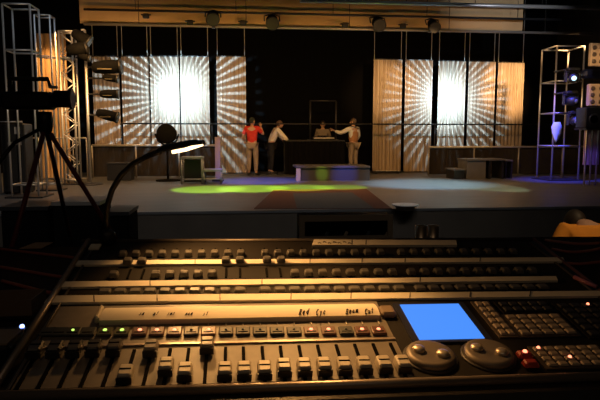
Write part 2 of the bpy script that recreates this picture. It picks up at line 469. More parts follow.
# loudspeaker on cloth covered stand
a = P(587.5, 128, 13.0); b = P(606, 107, 13.0); w = b.x - a.x
t = thing('speaker_stand', 'tall stand draped in purple-lit cloth at the right edge', 'stand', ((a.x + b.x) / 2, 13.3, ZD))
hs = a.z - ZD
MB().box((0, 0, hs - .02), (w, .5, .04)).build('top_board', BLACKM, t)
for sx in (-.42, -.1, .25):
    MB().tube([(sx * w, -.22, 0), (sx * w, -.22, hs - .04)], .02).build('leg', ALU, t)
dr = pleated(w * .9, hs * .62, .03, .12, .02)
for v in dr.v: v.y -= .14; v.z += hs * .36
dr.build('cloth', mat('pale_mauve_cloth', (.55, .42, .55), .9), t)
t = thing('loudspeaker', 'black loudspeaker on the draped stand at the right edge', 'loudspeaker', ((a.x + b.x) / 2, 13.3, a.z))
MB().box((0, 0, (b.z - a.z) / 2), (w, .42, b.z - a.z), bev=.02).build('cabinet', BLACKM, t)
MB().lathe([(.14, 0), (.13, .015), (.03, -.03)], (0, -.21, (b.z - a.z) * .42), Matrix.Rotation(math.radians(90), 3, 'X')).build('woofer', STEEL, t)

# ------------------------------------------------------------------ stage furniture
# centre platform
q0 = PZ(296.5, 181, ZD); q1 = PZ(372, 181, ZD); w = q1.x - q0.x; hp = P(334, 166, q0.y).z - ZD
t = thing('low_platform', 'low black platform at centre stage with a pale left corner', 'platform', ((q0.x + q1.x) / 2, q0.y + .55, ZD))
MB().box((0, 0, hp - .03), (w, 1.1, .06), bev=.01).build('deck_board', mat('worn_grey_board', (.055, .05, .048), .6), t)
MB().box((.06, 0, (hp - .06) / 2), (w - .14, 1.04, hp - .06)).build('skirt', mat('dark_skirt', (.04, .038, .04), .8), t)
MB().box((-w / 2 + .05, -.53, (hp - .06) / 2), (.11, .05, hp - .06)).build('corner_leg', mat('pale_wood', (.42, .33, .25), .6), t)
# table with gear behind
YT = YP - .55
a = P(284, 132, YT); b = P(343, 132, YT); zt = P(313, 140, YT).z - ZD; w = b.x - a.x
TX = (a.x + b.x) / 2
t = thing('draped_table', 'black draped table at the back of the centre opening', 'table', (TX, YT, ZD))
MB().box((0, 0, zt - .02), (w, .7, .04)).build('tabletop', BLACKM, t)
sk = pleated(w, zt - .06, .03, .16, .02)
for v in sk.v: v.y -= .33; v.z += .02
sk.build('table_skirt', BLACKCLOTH, t)
for sx in (-1, 1): MB().box((sx * (w / 2 - .04), .3, (zt - .04) / 2), (.05, .05, zt - .04)).build('leg', BLACKM, t)
a = P(311, 125, YT); b = P(337, 125, YT); zf = P(324, 100.5, YT).z
t = thing('goalpost', 'thin grey goalpost frame standing on the black draped table', 'frame', ((a.x + b.x) / 2, YT + .2, ZD + zt))
w2 = b.x - a.x; h2 = zf - ZD - zt
for sx in (-1, 1):
    MB().tube([(sx * w2 / 2, 0, .02), (sx * w2 / 2, 0, h2)], .03).build('post', STEEL, t)
    MB().box((sx * w2 / 2, 0, .01), (.14, .2, .02)).build('foot', STEEL, t)
MB().tube([(-w2 / 2, 0, h2), (w2 / 2, 0, h2)], .022).build('crossbar', STEEL, t)
a = P(313, 138, YT - .2); b = P(334, 138, YT - .2)
t = thing('mixer', 'flat mixer with pale front edge on the black draped table', 'mixer', ((a.x + b.x) / 2, YT - .15, ZD + zt))
MB().box((0, .05, .05), (b.x - a.x, .32, .10), bev=.01).build('body', BLACKM, t)
MB().box((0, -.125, .06), (b.x - a.x, .02, .03)).build('front_edge', mat('pale_edge', (.55, .52, .48), .5), t)
for k in range(6): MB().lathe([(.018, 0), (.016, .03)], (-.25 + k * .1, .05, .10), n=10).build('knob', STEEL, t)

# low floor bar light
a = PZ(372, 173.5, ZD); b = PZ(401, 173.5, ZD)
t = thing('floor_light_bar', 'low black floor light bar with pale top before the coppery panel', 'stage light', ((a.x + b.x) / 2, a.y, ZD))
MB().box((0, 0, .05), (b.x - a.x, .25, .06), bev=.015).build('body', BLACKM, t)
MB().box((.05, 0, .085), (b.x - a.x - .14, .16, .012)).build('top_glass', mat('pale_glass', (.6, .62, .6), .25), t)
for sx in (-1, 1): MB().box((sx * .35, 0, .01), (.06, .28, .02)).build('foot', STEEL, t)

# left steps (tube frame)
q = PZ(180, 184.5, ZD); YS = q.y
xa, xb, xc = P(181, 184, YS).x - q.x, P(203, 184, YS).x - q.x, P(222, 184, YS).x - q.x
z1 = P(190, 157, YS).z - ZD; z2 = P(210, 170, YS).z - ZD
TUBE = mat('grey_blue_tube', (.20, .22, .26), .45, .3)
t = thing('stage_steps', 'blue-lit tube-frame steps left of the person in the red shirt', 'steps', (q.x, YS, ZD))
for (x0, x1, z) in ((xa, xb, z1), (xb, xc, z2)):
    MB().box(((x0 + x1) / 2, .35, z - .02), (x1 - x0, .7, .04)).build('tread', TUBE, t)
    for x in (x0 + .02, x1 - .02):
        for y in (.03, .67): MB().tube([(x, y, 0), (x, y, z - .04)], .022).build('leg', TUBE, t)
    MB().tube([(x0, .03, .12), (x1, .03, .12)], .018).build('stretcher', TUBE, t)
for x in (xb + .05,):
    pass
MB().box(((xa + xb) / 2, .5, z1 / 2 - .03), (xb - xa - .08, .03, z1 - .1)).build('backing_board', BLACKM, t)
# post beside left rail
q = PZ(218, 181, ZD)
t = thing('wooden_post', 'tan post at the right end of the left guard rail', 'post', (q.x, q.y, ZD))
hpz = P(218, 137, q.y).z - ZD
MB().box((0, 0, hpz / 2 + .02), (.13, .10, hpz - .04)).build('shaft', mat('tan_wood', (.24, .18, .13), .7), t)
MB().box((0, 0, .02), (.3, .3, .04)).build('base', BLACKM, t)
# left dark boxes
q = PZ(121, 180, ZD)
t = thing('black_case', 'black box with pale lid edge at the foot of the left guard rail', 'case', (q.x, q.y, ZD))
MB().box((0, 0, .22), (.62, .5, .44), bev=.015).build('body', BLACKM, t)
MB().box((0, 0, .455), (.64, .52, .03)).build('lid', STEEL, t)
# right step boxes
q = PZ(486, 179, ZD); YS = q.y
a = P(467, 178, YS).x; b = P(504, 178, YS).x; z1 = P(486, 159, YS).z - ZD
BOXM = mat('grey_painted_wood', (.10, .10, .105), .6, noise=(.13, .13, .135), nscale=3)
t = thing('step_box', 'large dark grey wooden step box before the right guard rail', 'box', ((a + b) / 2, YS + .35, ZD))
MB().box((0, 0, z1 - .02), (b - a + .04, .74, .04)).build('top_board', BOXM, t)
MB().box((-(b - a) / 4, 0, (z1 - .04) / 2), ((b - a) / 2, .68, z1 - .04)).build('body', BOXM, t)
for sx in (.12, .47): MB().box(((b - a) * sx, 0, (z1 - .04) / 2), (.06, .66, z1 - .04)).build('leg', BLACKM, t)
a2 = P(453, 178, YS).x; z2 = P(465, 169, YS).z - ZD
t = thing('step_box', 'low dark grey step box at the left of the large step box', 'box', ((a2 + a) / 2 - .02, YS + .35, ZD))
MB().box((0, 0, z2 - .02), (a - a2 - .08, .7, .04)).build('top_board', BOXM, t)
MB().box((0, 0, (z2 - .04) / 2), (a - a2 - .14, .64, z2 - .04)).build('body', BLACKM, t)
a3 = P(506, 178, YS).x; b3 = P(513, 178, YS).x
t = thing('side_stand', 'narrow dark stand at the right of the large step box', 'stand', ((a3 + b3) / 2 + .03, YS + .35, ZD))
MB().box((0, 0, z1 - .05), (b3 - a3, .5, .04)).build('top', BOXM, t)
for sx in (-1, 1): MB().box((sx * (b3 - a3) * .4, 0, (z1 - .07) / 2), (.04, .46, z1 - .07)).build('leg', BLACKM, t)

# footlight at the stage lip
q = PZ(408, 211, ZD); q.y += .16
t = thing('footlight', 'low round dark footlight with pale rim on the stage front edge', 'stage light', (q.x, q.y, ZD))
k = (P(421, 204, q.y).x - P(395, 204, q.y).x) / 2; hz = P(408, 204, q.y).z - ZD
MB().lathe([(k * .7, 0), (k * .72, hz * .5), (k * .95, hz * .75), (k * .98, hz * .8)], (0, 0, 0)).build('body', mat('brown_metal', (.18, .14, .11), .5), t)
MB().lathe([(k * 1.0, hz * .8), (k * 1.0, hz * .98), (k * .9, hz), (k * .3, hz * .9)], (0, 0, 0)).build('rim', mat('pale_rim', (.8, .8, .78), .4), t)

# black flight cases before the stage at left
for i, (x0, x1, yt, Y, lab) in enumerate(((52, 99, 202, 6.4, 'black flight case with pale metal edge before the stage at left'), (0, 47, 207, 6.4, 'second black flight case, at the far left before the stage'),
                                          (104, 128, 212, 6.4, 'smaller black flight case by the gooseneck lamp, before the stage'))):
    a = P(x0, yt, Y); b = P(x1, yt, Y); w = b.x - a.x; h = a.z - ZF
    t = thing('flight_case', lab, 'case', ((a.x + b.x) / 2, Y + .3, ZF), 0, 'flight cases in front of the stage')
    MB().box((0, 0, h / 2 + .03), (w, .6, h - .08), bev=.02).build('body', MATT, t)
    MB().box((0, 0, h - .02), (w + .02, .62, .04)).build('metal_edge', DULLALU if i == 0 else STEEL, t)
    for sx in (-1, 1):
        for sy in (-1, 1): MB().tube([(sx * w * .4, sy * .22 - .015, .04), (sx * w * .4, sy * .22 + .015, .04)], .04, 10).build('caster', BLACKP, t)

# ------------------------------------------------------------------ tripod and video camera
q = P(45, 113, 3.0)
t = thing('tripod', 'dark red-tinged tripod standing left of the console', 'tripod', (q.x, q.y, 0))
TRI = mat('red_tinged_metal', (.26, .06, .06), .5, .2)
hz = P(45, 122, 3.0).z
top = Vector((0, 0, hz))
for (px, py, Y) in ((18, 225, 2.75), (95, 205, 3.0), (60, 190, 3.35)):
    e = P(px, py, Y) - q; e.z += q.z
    d = (e - top); f_ = top + d * (hz / (hz - e.z)); f_.z = .012
    mid = top.lerp(f_, .5)
    l = MB().tube([top + Vector((0, 0, -.02)), mid], .012).build('leg', TRI, t)
    MB().tube([mid, f_], .009).build('lower_section', BLACKM, l)
    MB().ball(f_ + Vector((0, 0, .008)), .02, n=10, m=6).build('rubber_foot', BLACKP, l)
MB().lathe([(.025, -.06), (.035, -.02), (.035, .02), (.03, .05)], top).build('head', BLACKM, t)
MB().tube([top + Vector((0, 0, -.02)), top + Vector((-.10, -.14, -.10)), top + Vector((-.16, -.24, -.22))], .009, 6).build('pan_handle', BLACKM, t)
zc_ = hz + .052
t = thing('video_camera', 'black video camera on the tripod at the left', 'video camera', (q.x, q.y, zc_))
pxm = 3.0 / FPX
MB().box((-.07, 0, .05), (.24, .10, .085), bev=.015).build('body', BLACKP, t)
MB().tube([(.05, 0, .06), (.12, 0, .06), (.121, 0, .06)], [.042, .042, .048], 20).build('lens', BLACKM, t)
MB().tube([(.121, 0, .06), (.135, 0, .06)], .05, 20).build('lens_hood', BLACKP, t)
MB().box((-.24, 0, .05), (.10, .07, .07), bev=.01).build('battery', BLACKP, t)
MB().tube([(-.16, 0, .115), (-.15, 0, .155), (.02, 0, .155), (.03, 0, .115)], .011).build('top_handle', BLACKM, t)
MB().box((.06, -.05, .112), (.035, .02, .012)).build('status_plate', mat('pale_plate', (.5, .48, .45), .6), t)
# ------------------------------------------------------------------ people
def skin(verts, edges, rad, sub=1):
    me = bpy.data.meshes.new('tmp'); me.from_pydata(verts, edges, [])
    o = bpy.data.objects.new('tmp', me); C.objects.link(o)
    m = o.modifiers.new('s', 'SKIN'); m.use_smooth_shade = True
    if len(me.skin_vertices) == 0:
        bpy.context.view_layer.objects.active = o
    sv = me.skin_vertices[0].data
    for i, r in enumerate(rad):
        sv[i].radius = r if isinstance(r, tuple) else (r, r)
    sv[0].use_root = True
    m2 = o.modifiers.new('u', 'SUBSURF'); m2.levels = sub; m2.render_levels = sub
    dg = bpy.context.evaluated_depsgraph_get()
    em = o.evaluated_get(dg).to_mesh()
    vs = [v.co.copy() for v in em.vertices]; fs = [tuple(p.vertices) for p in em.polygons]
    o.evaluated_get(dg).to_mesh_clear()
    bpy.data.objects.remove(o); bpy.data.meshes.remove(me)
    return vs, fs
SKINM = mat('skin', (.52, .31, .21), .6)
SHOE = mat('dark_shoe', (.02, .018, .016), .6)
def person(label, loc, rz, shirt, trousers, hair, J=None, lean=0.0, sleeve=.55, vest=None, H=1.72, headturn=0, cap=None):
    k = H / 1.72
    j = dict(pel=(0, 0, .95), sp=(0, 0, 1.12), ch=(0, 0, 1.32), nk=(0, 0, 1.47), hb=(0, .01, 1.54),
             hd=(0, .02, 1.615), sl=(-.18, 0, 1.405), sr=(.18, 0, 1.405), el=(-.235, -.02, 1.13), er=(.235, -.02, 1.13),
             wl=(-.24, .07, .89), wr=(.24, .07, .89), pl=(-.09, 0, .90), pr=(.09, 0, .90), kl=(-.105, .02, .50), kr=(.105, .02, .50),
             al=(-.11, -.01, .09), ar=(.11, -.01, .09), tl=(-.125, .13, .035), tr=(.125, .13, .035))
    if J: j.update(J)
    j = {n: Vector(v) * k for n, v in j.items()}
    if lean:
        for n in ('sp', 'ch', 'nk', 'hb', 'hd', 'sl', 'sr'):
            j[n] = j['pel'] + Matrix.Rotation(-lean, 3, 'X') @ (j[n] - j['pel'])
    t = thing('person', label, 'person', loc, rz)
    names = ['pel', 'sp', 'ch', 'nk', 'hb', 'sl', 'sr', 'el', 'er', 'wl', 'wr', 'pl', 'pr', 'kl', 'kr', 'al', 'ar', 'tl', 'tr']
    R = dict(pel=(.145, .10), sp=(.125, .09), ch=(.15, .10), nk=.055, hb=.05, sl=.062, sr=.062, el=.044, er=.044, wl=.030, wr=.030,
             pl=.088, pr=.088, kl=.058, kr=.058, al=.040, ar=.040, tl=.038, tr=.038)
    E = [('pel', 'sp'), ('sp', 'ch'), ('ch', 'nk'), ('nk', 'hb'), ('ch', 'sl'), ('ch', 'sr'), ('sl', 'el'), ('sr', 'er'), ('el', 'wl'), ('er', 'wr'),
         ('pel', 'pl'), ('pel', 'pr'), ('pl', 'kl'), ('pr', 'kr'), ('kl', 'al'), ('kr', 'ar'), ('al', 'tl'), ('ar', 'tr')]
    def grow(sel, extra, over=None):
        ns = [n for n in names if n in sel]; pts = dict(j)
        if over: pts.update(over)
        es = [(ns.index(a), ns.index(b)) for a, b in E if a in ns and b in ns]
        rr = []
        for n in ns:
            r = R[n]; r = r if isinstance(r, tuple) else (r, r)
            rr.append(tuple((x + extra) * k for x in r))
        return skin([tuple(pts[n]) for n in ns], es, rr, 2)
    vs, fs = grow(names, 0)
    mb = MB().add(vs, fs, True)
    HM = Matrix.Rotation(headturn, 3, 'Z')
    h = j['hd']
    mb.ball(h, (.072 * k, .092 * k, .112 * k), HM)                                   # skull
    mb.ball(h + HM @ Vector((0, .022, -.055)) * k, (.052 * k, .062 * k, .058 * k), HM)   # jaw
    mb.tube([h + HM @ Vector((0, .088, .012)) * k, h + HM @ Vector((0, .108, -.022)) * k, h + HM @ Vector((0, .09, -.03)) * k], [.008 * k, .015 * k, .01 * k], 8)
    for s in (-1, 1):
        mb.ball(h + HM @ Vector((s * .074, -.005, -.01)) * k, (.012 * k, .022 * k, .034 * k), HM, 8, 6)
        mb.ball(h + HM @ Vector((s * .03, .08, .008)) * k, (.013 * k, .010 * k, .008 * k), HM, 8, 6)
    mb.tube([h + HM @ Vector((-.024, .083, -.06)) * k, h + HM @ Vector((0, .088, -.062)) * k, h + HM @ Vector((.024, .083, -.06)) * k], .006 * k, 6)
    for e, w, s in (('el', 'wl', 1), ('er', 'wr', -1)):                               # hands: palm, four fingers, thumb
        d = (j[w] - j[e]).normalized(); side = d.cross(Vector((0, 1, 0)))
        if side.length < .2: side = d.cross(Vector((0, 0, 1)))
        side.normalize(); nrm = side.cross(d)
        mb.tube([j[w], j[w] + d * .045 * k, j[w] + d * .09 * k], [.028 * k, .036 * k, .034 * k], 10)
        for q, (o_, L) in enumerate(((-.027, .066), (-.009, .078), (.009, .074), (.027, .058))):
            b = j[w] + d * .085 * k + side * o_ * k
            mb.tube([b, b + d * L * .5 * k, b + (d * L * .85 + nrm * L * .35) * k], [.0095 * k, .009 * k, .007 * k], 6)
        b = j[w] + d * .03 * k + side * .028 * k * s
        mb.tube([b, b + (d * .03 + side * s * .025) * k, b + (d * .055 + side * s * .028 + nrm * .012) * k], [.012 * k, .011 * k, .008 * k], 6)
    mb.build('body', SKINM, t)
    # hair cap: upper and rear half of a slightly larger skull
    hb = MB().ball(h + HM @ Vector((0, -.012, .018)) * k, (.080 * k, .098 * k, .108 * k), HM, 18, 12)
    keep = []
    for f in hb.f:
        c = sum((hb.v[i] for i in f), Vector()) / 4; l = HM.transposed() @ (c - h)
        if l.z > .03 * k or l.y < -.01 * k and l.z > -.07 * k: keep.append(f)
    hb.f = keep; hb.sm = [True] * len(keep)
    hb.build('cap' if cap else 'hair', cap or hair, t)
    lw = {}
    for e, w in (('el', 'wl'), ('er', 'wr')): lw[w] = j[e].lerp(j[w], min(1.0, sleeve))
    sel = ['pel', 'sp', 'ch', 'nk', 'sl', 'sr', 'el', 'er'] + (['wl', 'wr'] if sleeve > 0 else [])
    ov = dict(lw); ov['pel'] = j['pel'] + Vector((0, 0, -.02)); ov['nk'] = j['ch'].lerp(j['nk'], .72)
    if sleeve <= 0:
        for s, e in (('sl', 'el'), ('sr', 'er')): ov[e] = j[s].lerp(j[e], .8)
    vs, fs = grow(sel, .022, ov); MB().add(vs, fs, True).build('shirt', shirt, t)
    if vest:
        vs, fs = grow(['pel', 'sp', 'ch', 'nk', 'sl', 'sr'], .036, dict(nk=j['ch'].lerp(j['nk'], .6), sl=j['ch'].lerp(j['sl'], .55), sr=j['ch'].lerp(j['sr'], .55)))
        MB().add(vs, fs, True).build('vest', vest, t)
    vs, fs = grow(['pel', 'pl', 'pr', 'kl', 'kr', 'al', 'ar'], .020, dict(al=j['al'] + Vector((0, 0, .02)), ar=j['ar'] + Vector((0, 0, .02))))
    MB().add(vs, fs, True).build('trousers', trousers, t)
    for s in 'lr':
        a, b = j['a' + s], j['t' + s]
        MB().tube([Vector((a.x, a.y - .06, .045)) , Vector((a.x, a.y, .052)), Vector((b.x, b.y - .02, .045)), Vector((b.x, b.y + .05, .03))], [.035, .05, .046, .026], 10).build('shoe', SHOE, t)
    return t
RED = mat('red_cotton', (.62, .055, .035), .9, noise=(.52, .04, .03), nscale=12, spec=.1)
KHAKI = mat('khaki_cotton', (.33, .26, .18), .9, noise=(.27, .21, .15), nscale=10, spec=.1)
WHITEC = mat('white_cotton', (.78, .76, .72), .9, spec=.1)
BROWNV = mat('brown_vest_cloth', (.42, .21, .10), .9, spec=.1)
DARKC = mat('dark_cotton', (.02, .02, .022), .9, spec=.1)
GREYC = mat('grey_cotton', (.22, .19, .16), .9, spec=.1)
ORANGE = mat('orange_cotton', (.86, .36, .055), .9, noise=(.78, .31, .05), nscale=9, spec=.1)
HAIRD = mat('dark_hair', (.018, .013, .010), .6, noise=(.03, .022, .016), nscale=40)
HAIRB = mat('brown_hair', (.10, .06, .04), .6, noise=(.14, .09, .06), nscale=40)
q = PZ(252.5, 175.5, ZD)
person('person in red T-shirt and khaki trousers, hand raised to the head', (q.x, q.y, ZD), math.radians(-12), RED, KHAKI, HAIRD,
       J=dict(er=(.33, .06, 1.22), wr=(.235, .16, 1.46), el=(-.28, -.03, 1.16), wl=(-.26, .12, 1.02)), sleeve=-1, headturn=-.5, cap=mat('dark_green_cap', (.02, .03, .025), .8))
q = PZ(352.5, 173.5, ZD)
person('person in brown vest over white shirt reaching to the black draped table', (q.x, q.y - .1, ZD), math.radians(35), WHITEC, KHAKI, HAIRB,
       J=dict(el=(-.38, .20, 1.27), wl=(-.48, .40, 1.36), er=(.30, .06, 1.16), wr=(.26, .22, .98)), sleeve=.8, vest=BROWNV, headturn=.4)
w_tab = P(343, 132, YT).x - P(284, 132, YT).x
person('person in white sleeves bending at the left end of the black draped table', (TX - w_tab / 2 - .42, YT + .05, ZD), math.radians(-78), WHITEC, DARKC, HAIRB,
       J=dict(el=(-.30, .42, 1.16), wl=(-.26, .52, .98), er=(.30, .40, 1.10), wr=(.24, .55, .98)), lean=.45, sleeve=.6)
q = P(323, 150, YT + .65)
person('person in grey standing behind the black draped table, framed by the grey goalpost', (q.x, YT + .72, ZD), math.radians(170), GREYC, DARKC, HAIRD, H=1.66, sleeve=.6)
q = P(603, 213, 4.15)
t = person('person in orange shirt seen from behind at the right, beyond the table', (q.x, 4.15, ZF), math.radians(4), ORANGE, DARKC, HAIRD, H=1.75, lean=.35, sleeve=-1,
           J=dict(hb=(0, .10, 1.49), hd=(.01, .17, 1.50), sl=(-.20, 0, 1.42), sr=(.20, 0, 1.42), el=(-.30, .12, 1.2), er=(.30, .12, 1.2), wl=(-.18, .34, 1.12), wr=(.18, .34, 1.12)))

# round dark fan-like object standing on stage behind the lamp
q = P(167, 134, 15.6)
t = thing('round_spotlight', 'round dark stage spotlight standing behind the gooseneck lamp head', 'stage light', (q.x, 15.6, ZD))
r = 9.5 * 15.6 / FPX; hz = q.z - ZD
MB().lathe([(r * .75, -.18), (r * .98, -.05), (r, .0), (r, .16), (r * .9, .18)], (0, 0, hz), Matrix.Rotation(math.radians(86), 3, 'X')).build('housing', MATT, t)
MB().tube([(0, 0, .03), (0, 0, hz - r * .8)], .03).build('stand_pole', MATT, t)
MB().tube([(-r - .05, 0, hz), (-r * .9, 0, hz - r * .7), (0, 0, hz - r - .08), (r * .9, 0, hz - r * .7), (r + .05, 0, hz)], .025).build('yoke', MATT, t)
MB().lathe([(.32, 0), (.32, .03), (.05, .06)], (0, 0, 0)).build('base', MATT, t)

# ------------------------------------------------------------------ table and cloth
ZT = .925
TCLOTH = mat('dark_table_cloth', (.016, .010, .010), .85, noise=(.024, .014, .013), nscale=6, spec=.1)
t = thing('table', 'long black table carrying the lighting console', 'table', (0, 1.26, 0))
MB().box((0, 0, ZT - .035), (3.6, 1.5, .05)).build('tabletop', BLACKM, t)
for sx in (-1, 1):
    for sy in (-1, 1): MB().box((sx * 1.7, sy * .68, (ZT - .06) / 2), (.06, .06, ZT - .06)).build('leg', BLACKM, t)
n, m = 60, 26; vs = []; fs = []
for i in range(n + 1):
    for k in range(m + 1):
        x = -1.83 + 3.66 * i / n; y = .50 + 1.53 * k / m
        vs.append((x, y, ZT + .0005 + .003 * (1 + math.sin(x * 5 + y * 9) * math.sin(y * 23 + x * 2)) * (1 if abs(x) > .55 else .2)))
for i in range(n):
    for k in range(m):
        a = i * (m + 1) + k; fs.append((a, a + m + 1, a + m + 2, a + 1))
mb = MB().add(vs, fs, True)
for k, (y0,) in enumerate(((.495,), (2.035,))):
    vs2 = []; fs2 = []
    for i in range(n + 1):
        x = -1.83 + 3.66 * i / n
        for z in (ZT + .002, .45): vs2.append((x, y0 + (0 if z > .6 else (-1 if k == 0 else 1) * (.02 + .015 * math.sin(x * 22))), z))
    for i in range(n): fs2.append((i * 2, i * 2 + 1, i * 2 + 3, i * 2 + 2))
    mb.add(vs2, fs2, True)
tag(mb.build('tablecloth', TCLOTH), 'very dark reddish cloth covering the long console table', 'tablecloth')
ZC = ZT + .0075
CAB = mat('red_brown_cable', (.42, .10, .07), .5)
cabs = [([(0, 249), (25, 252), (60, 256), (84, 259)], 'red-brown cable on the table left of the console, farthest back'),
        ([(0, 267), (30, 272), (62, 277), (74, 276)], 'red-brown cable on the table left of the console, middle one'),
        ([(2, 281), (25, 287), (45, 292), (56, 293)], 'red-brown cable on the table left of the console, nearest one'),
        ([(545, 240), (560, 242), (580, 244), (599, 243)], 'red-brown cable on the table right of the console, farthest back'),
        ([(552, 249), (570, 252), (588, 251), (606, 247)], 'red-brown cable on the table right of the console, middle one'),
        ([(566, 263), (580, 264), (600, 262), (615, 260)], 'red-brown cable on the table right of the console, nearest one')]
for pts, lab in cabs:
    ps = [PZ(x, y, ZC + .004) for x, y in pts]; cs = []
    for i in range(len(ps) - 1):
        for u in range(6):
            a, b, c, d = ps[max(i - 1, 0)], ps[i], ps[i + 1], ps[min(i + 2, len(ps) - 1)]; s = u / 6
            cs.append(.5 * ((2 * b) + (c - a) * s + (2 * a - 5 * b + 4 * c - d) * s * s + (-a + 3 * b - 3 * c + d) * s ** 3))
    cs.append(ps[-1])
    tag(MB().tube(cs, .0045, 6).build('cable', CAB), lab, 'cable', 'cables on the table')

# ------------------------------------------------------------------ lighting console
W, D = .86, .452
cT = CAM + RZ @ Vector((-.3402, .6169, -.2823))
cM = RZ @ Matrix.Rotation(.1117, 3, 'Z') @ Matrix.Rotation(.0155, 3, 'Y') @ Matrix.Rotation(.2043, 3, 'X')
cMi = cM.transposed()
def Q(px, py, h=0.0):                  # console coordinates (across, away, up)
    d = cMi @ ray(px, py); o = cMi @ (CAM - cT)
    k = (h - o.z) / d.z; r = o + d * k
    return Vector((r.x, r.y, h))
con = thing('lighting_console', 'large lighting console with rows of faders, paper strips and a glowing blue screen', 'lighting console')
base = Vector((W / 2, D / 2, -.07))
con.matrix_world = Matrix.Translation(cT + cM @ base) @ cM.to_4x4()
def part(mb, name, m, parent=None):
    mb.v = [v - base for v in mb.v]
    return mb.build(name, m, parent or con)
def cap_at(proto, name, loc, parent=None):       # copy of a part at another spot of the console
    c = proto.copy(); C.objects.link(c); c.name = name; c.parent = parent or con; c.location = loc - base
    return c
def proto(mb, name, m, loc):
    o = mb.build(name, m, con); o.location = loc - base; return o
def wz(u, v, z):                       # console coordinates of the point under (u, v) on the world height z
    p = cT + cM @ Vector((u, v, 0)); dz = cM @ Vector((0, 0, 1)); k = (z - p.z) / dz.z
    return Vector((u, v, k))
CASE = mat('console_case', (.028, .024, .022), .45, noise=(.034, .030, .027), nscale=40)
LOWP = mat('console_grey_plate', (.19, .165, .135), .5, noise=(.23, .20, .165), nscale=60)
UPP = mat('console_dark_plate', (.014, .012, .011), .7, spec=.2)
RAILM = mat('console_metal_trim', (.42, .36, .31), .38, .6)
RAILD = mat('console_dark_trim', (.10, .085, .075), .4, .4)
PAPER = mat('paper_strip', (.80, .74, .62), .85, noise=(.72, .66, .54), nscale=30, spec=.15)
PAPER2 = mat('rolled_paper', (.84, .77, .64), .8, noise=(.78, .71, .58), nscale=14, spec=.2)
CAPM = mat('fader_cap_grey', (.24, .22, .20), .4)
CAPS = mat('preset_cap_grey', (.105, .10, .095), .5)
CAPL = mat('fader_cap_pale', (.62, .56, .46), .45)
CAPD = mat('fader_cap_dark', (.03, .028, .027), .4)
SLOT = mat('slot_black', (.003, .003, .003), .9, spec=.05)
KEY = mat('tan_key', (.50, .40, .29), .5)
KEYD = mat('dark_key', (.035, .033, .034), .45)
INK = mat('black_ink', (.02, .012, .01), .7)
zb = ZC + .012
e = .004
mb = MB().hexa([wz(-.012, -.02, zb), wz(W + .012, -.02, zb), wz(W + .012, D + .012, zb), wz(-.012, D + .012, zb),
                Vector((-.012, -.02, -.006)), Vector((W + .012, -.02, -.006)), Vector((W + .012, D + .012, -.006)), Vector((-.012, D + .012, -.006))])
part(mb, 'chassis', CASE)
for u in (.05, W - .05):
    for v in (.03, D - .04):
        a = wz(u, v, ZC + .0125); b = wz(u, v, ZC)
        part(MB().tube([a, b], .014, 12), 'rubber_foot', BLACKP)
vm = Q(300, 302).y; vs1 = Q(300, 341.5).y
def plate(u0, u1, v0, v1, z0, z1): return MB().hexa([Vector((u0, v0, z0)), Vector((u1, v0, z0)), Vector((u1, v1, z0)), Vector((u0, v1, z0)),
                                                      Vector((u0, v0, z1)), Vector((u1, v0, z1)), Vector((u1, v1, z1)), Vector((u0, v1, z1))])
uR = Q(398, 345).x
part(plate(.012, W - .012, vm, D - .004, -.006, -.001), 'preset_plate', UPP)
part(plate(.012, uR, .008, vm - .001, -.006, -.0005), 'playback_plate', LOWP)
part(plate(uR + .001, W - .012, .008, vm - .001, -.006, -.001), 'programming_plate', UPP)
# trims
for u, nm in ((0.0, 'side_trim'), (W, 'side_trim')):
    s = 1 if u == 0 else -1
    part(MB().tube([(u, 0, .002), (u, D, .002)], .0045 if u == 0 else .003, 10), nm, RAILM if u == 0 else mat('console_trim_purple_lit', (.16, .075, .09), .4, .4))  # right trim coloured mauve for the purple light it catches
    part(MB().tube([(u + s * .016, .004, .001), (u + s * .016, D - .02, .001)], .002, 8), 'inner_trim', RAILD)
part(MB().tube([(-.012, -.004, .000), (W + .012, -.004, .000)], .006, 12), 'front_trim', RAILM)
part(MB().tube([(-.012, D, .000), (W, D, .000)], .004, 10), 'rear_trim', RAILD)
part(MB().box((W / 2, -.030, -.012), (W + .03, .03, .03), bev=.012), 'arm_rest', CASE)
part(plate(.016, uR, vs1 - .002, vs1 + .002, -.001, .002), 'plate_ridge', RAILM)

# paper strips
def strip(pts, name, h, marks, m=PAPER):
    ps = [Q(x, y, h) for x, y in pts]
    mb = MB().hexa([Vector((p.x, p.y, -.001)) for p in ps] + ps)
    s = part(mb, name, m)
    for x in marks:
        y0 = (pts[0][1] + (pts[1][1] - pts[0][1]) * (x - pts[0][0]) / (pts[1][0] - pts[0][0])); y1 = (pts[3][1] + (pts[2][1] - pts[3][1]) * (x - pts[3][0]) / (pts[2][0] - pts[3][0]))
        a, b = Q(x, y0, h), Q(x, y1, h)
        part(MB().tube([a + Vector((0, .001, .0002)), b + Vector((0, -.001, .0002))], .0007, 5), 'pencil_line', INK, s)
    return s
strip([(70, 264.6), (565, 261.2), (563, 257.2), (74, 260.4)], 'paper_strip', .003, (195, 310, 362, 405, 480))
strip([(55, 287), (558, 280.2), (556, 276), (60, 281.4)], 'paper_strip', .003, (150, 262, 420))
strip([(44, 302.5), (612, 295.6), (608, 290.6), (50, 295.4)], 'paper_strip', .003, (94, 157, 220, 291, 351, 410, 470, 530))
s = strip([(312, 244.8), (457, 244.8), (456, 240), (314, 239.3)], 'note_strip', .004, (352, 366))
s['label'] = 'short tan paper strip along the rear edge'
for i in range(7):
    a = Q(318 + i * 5, 243 - (i % 2), .005); part(MB().tube([a, a + Vector((.003, .002, 0)), a + Vector((.006, -.001, 0))], .0008, 5), 'ink_scribble', INK, s)
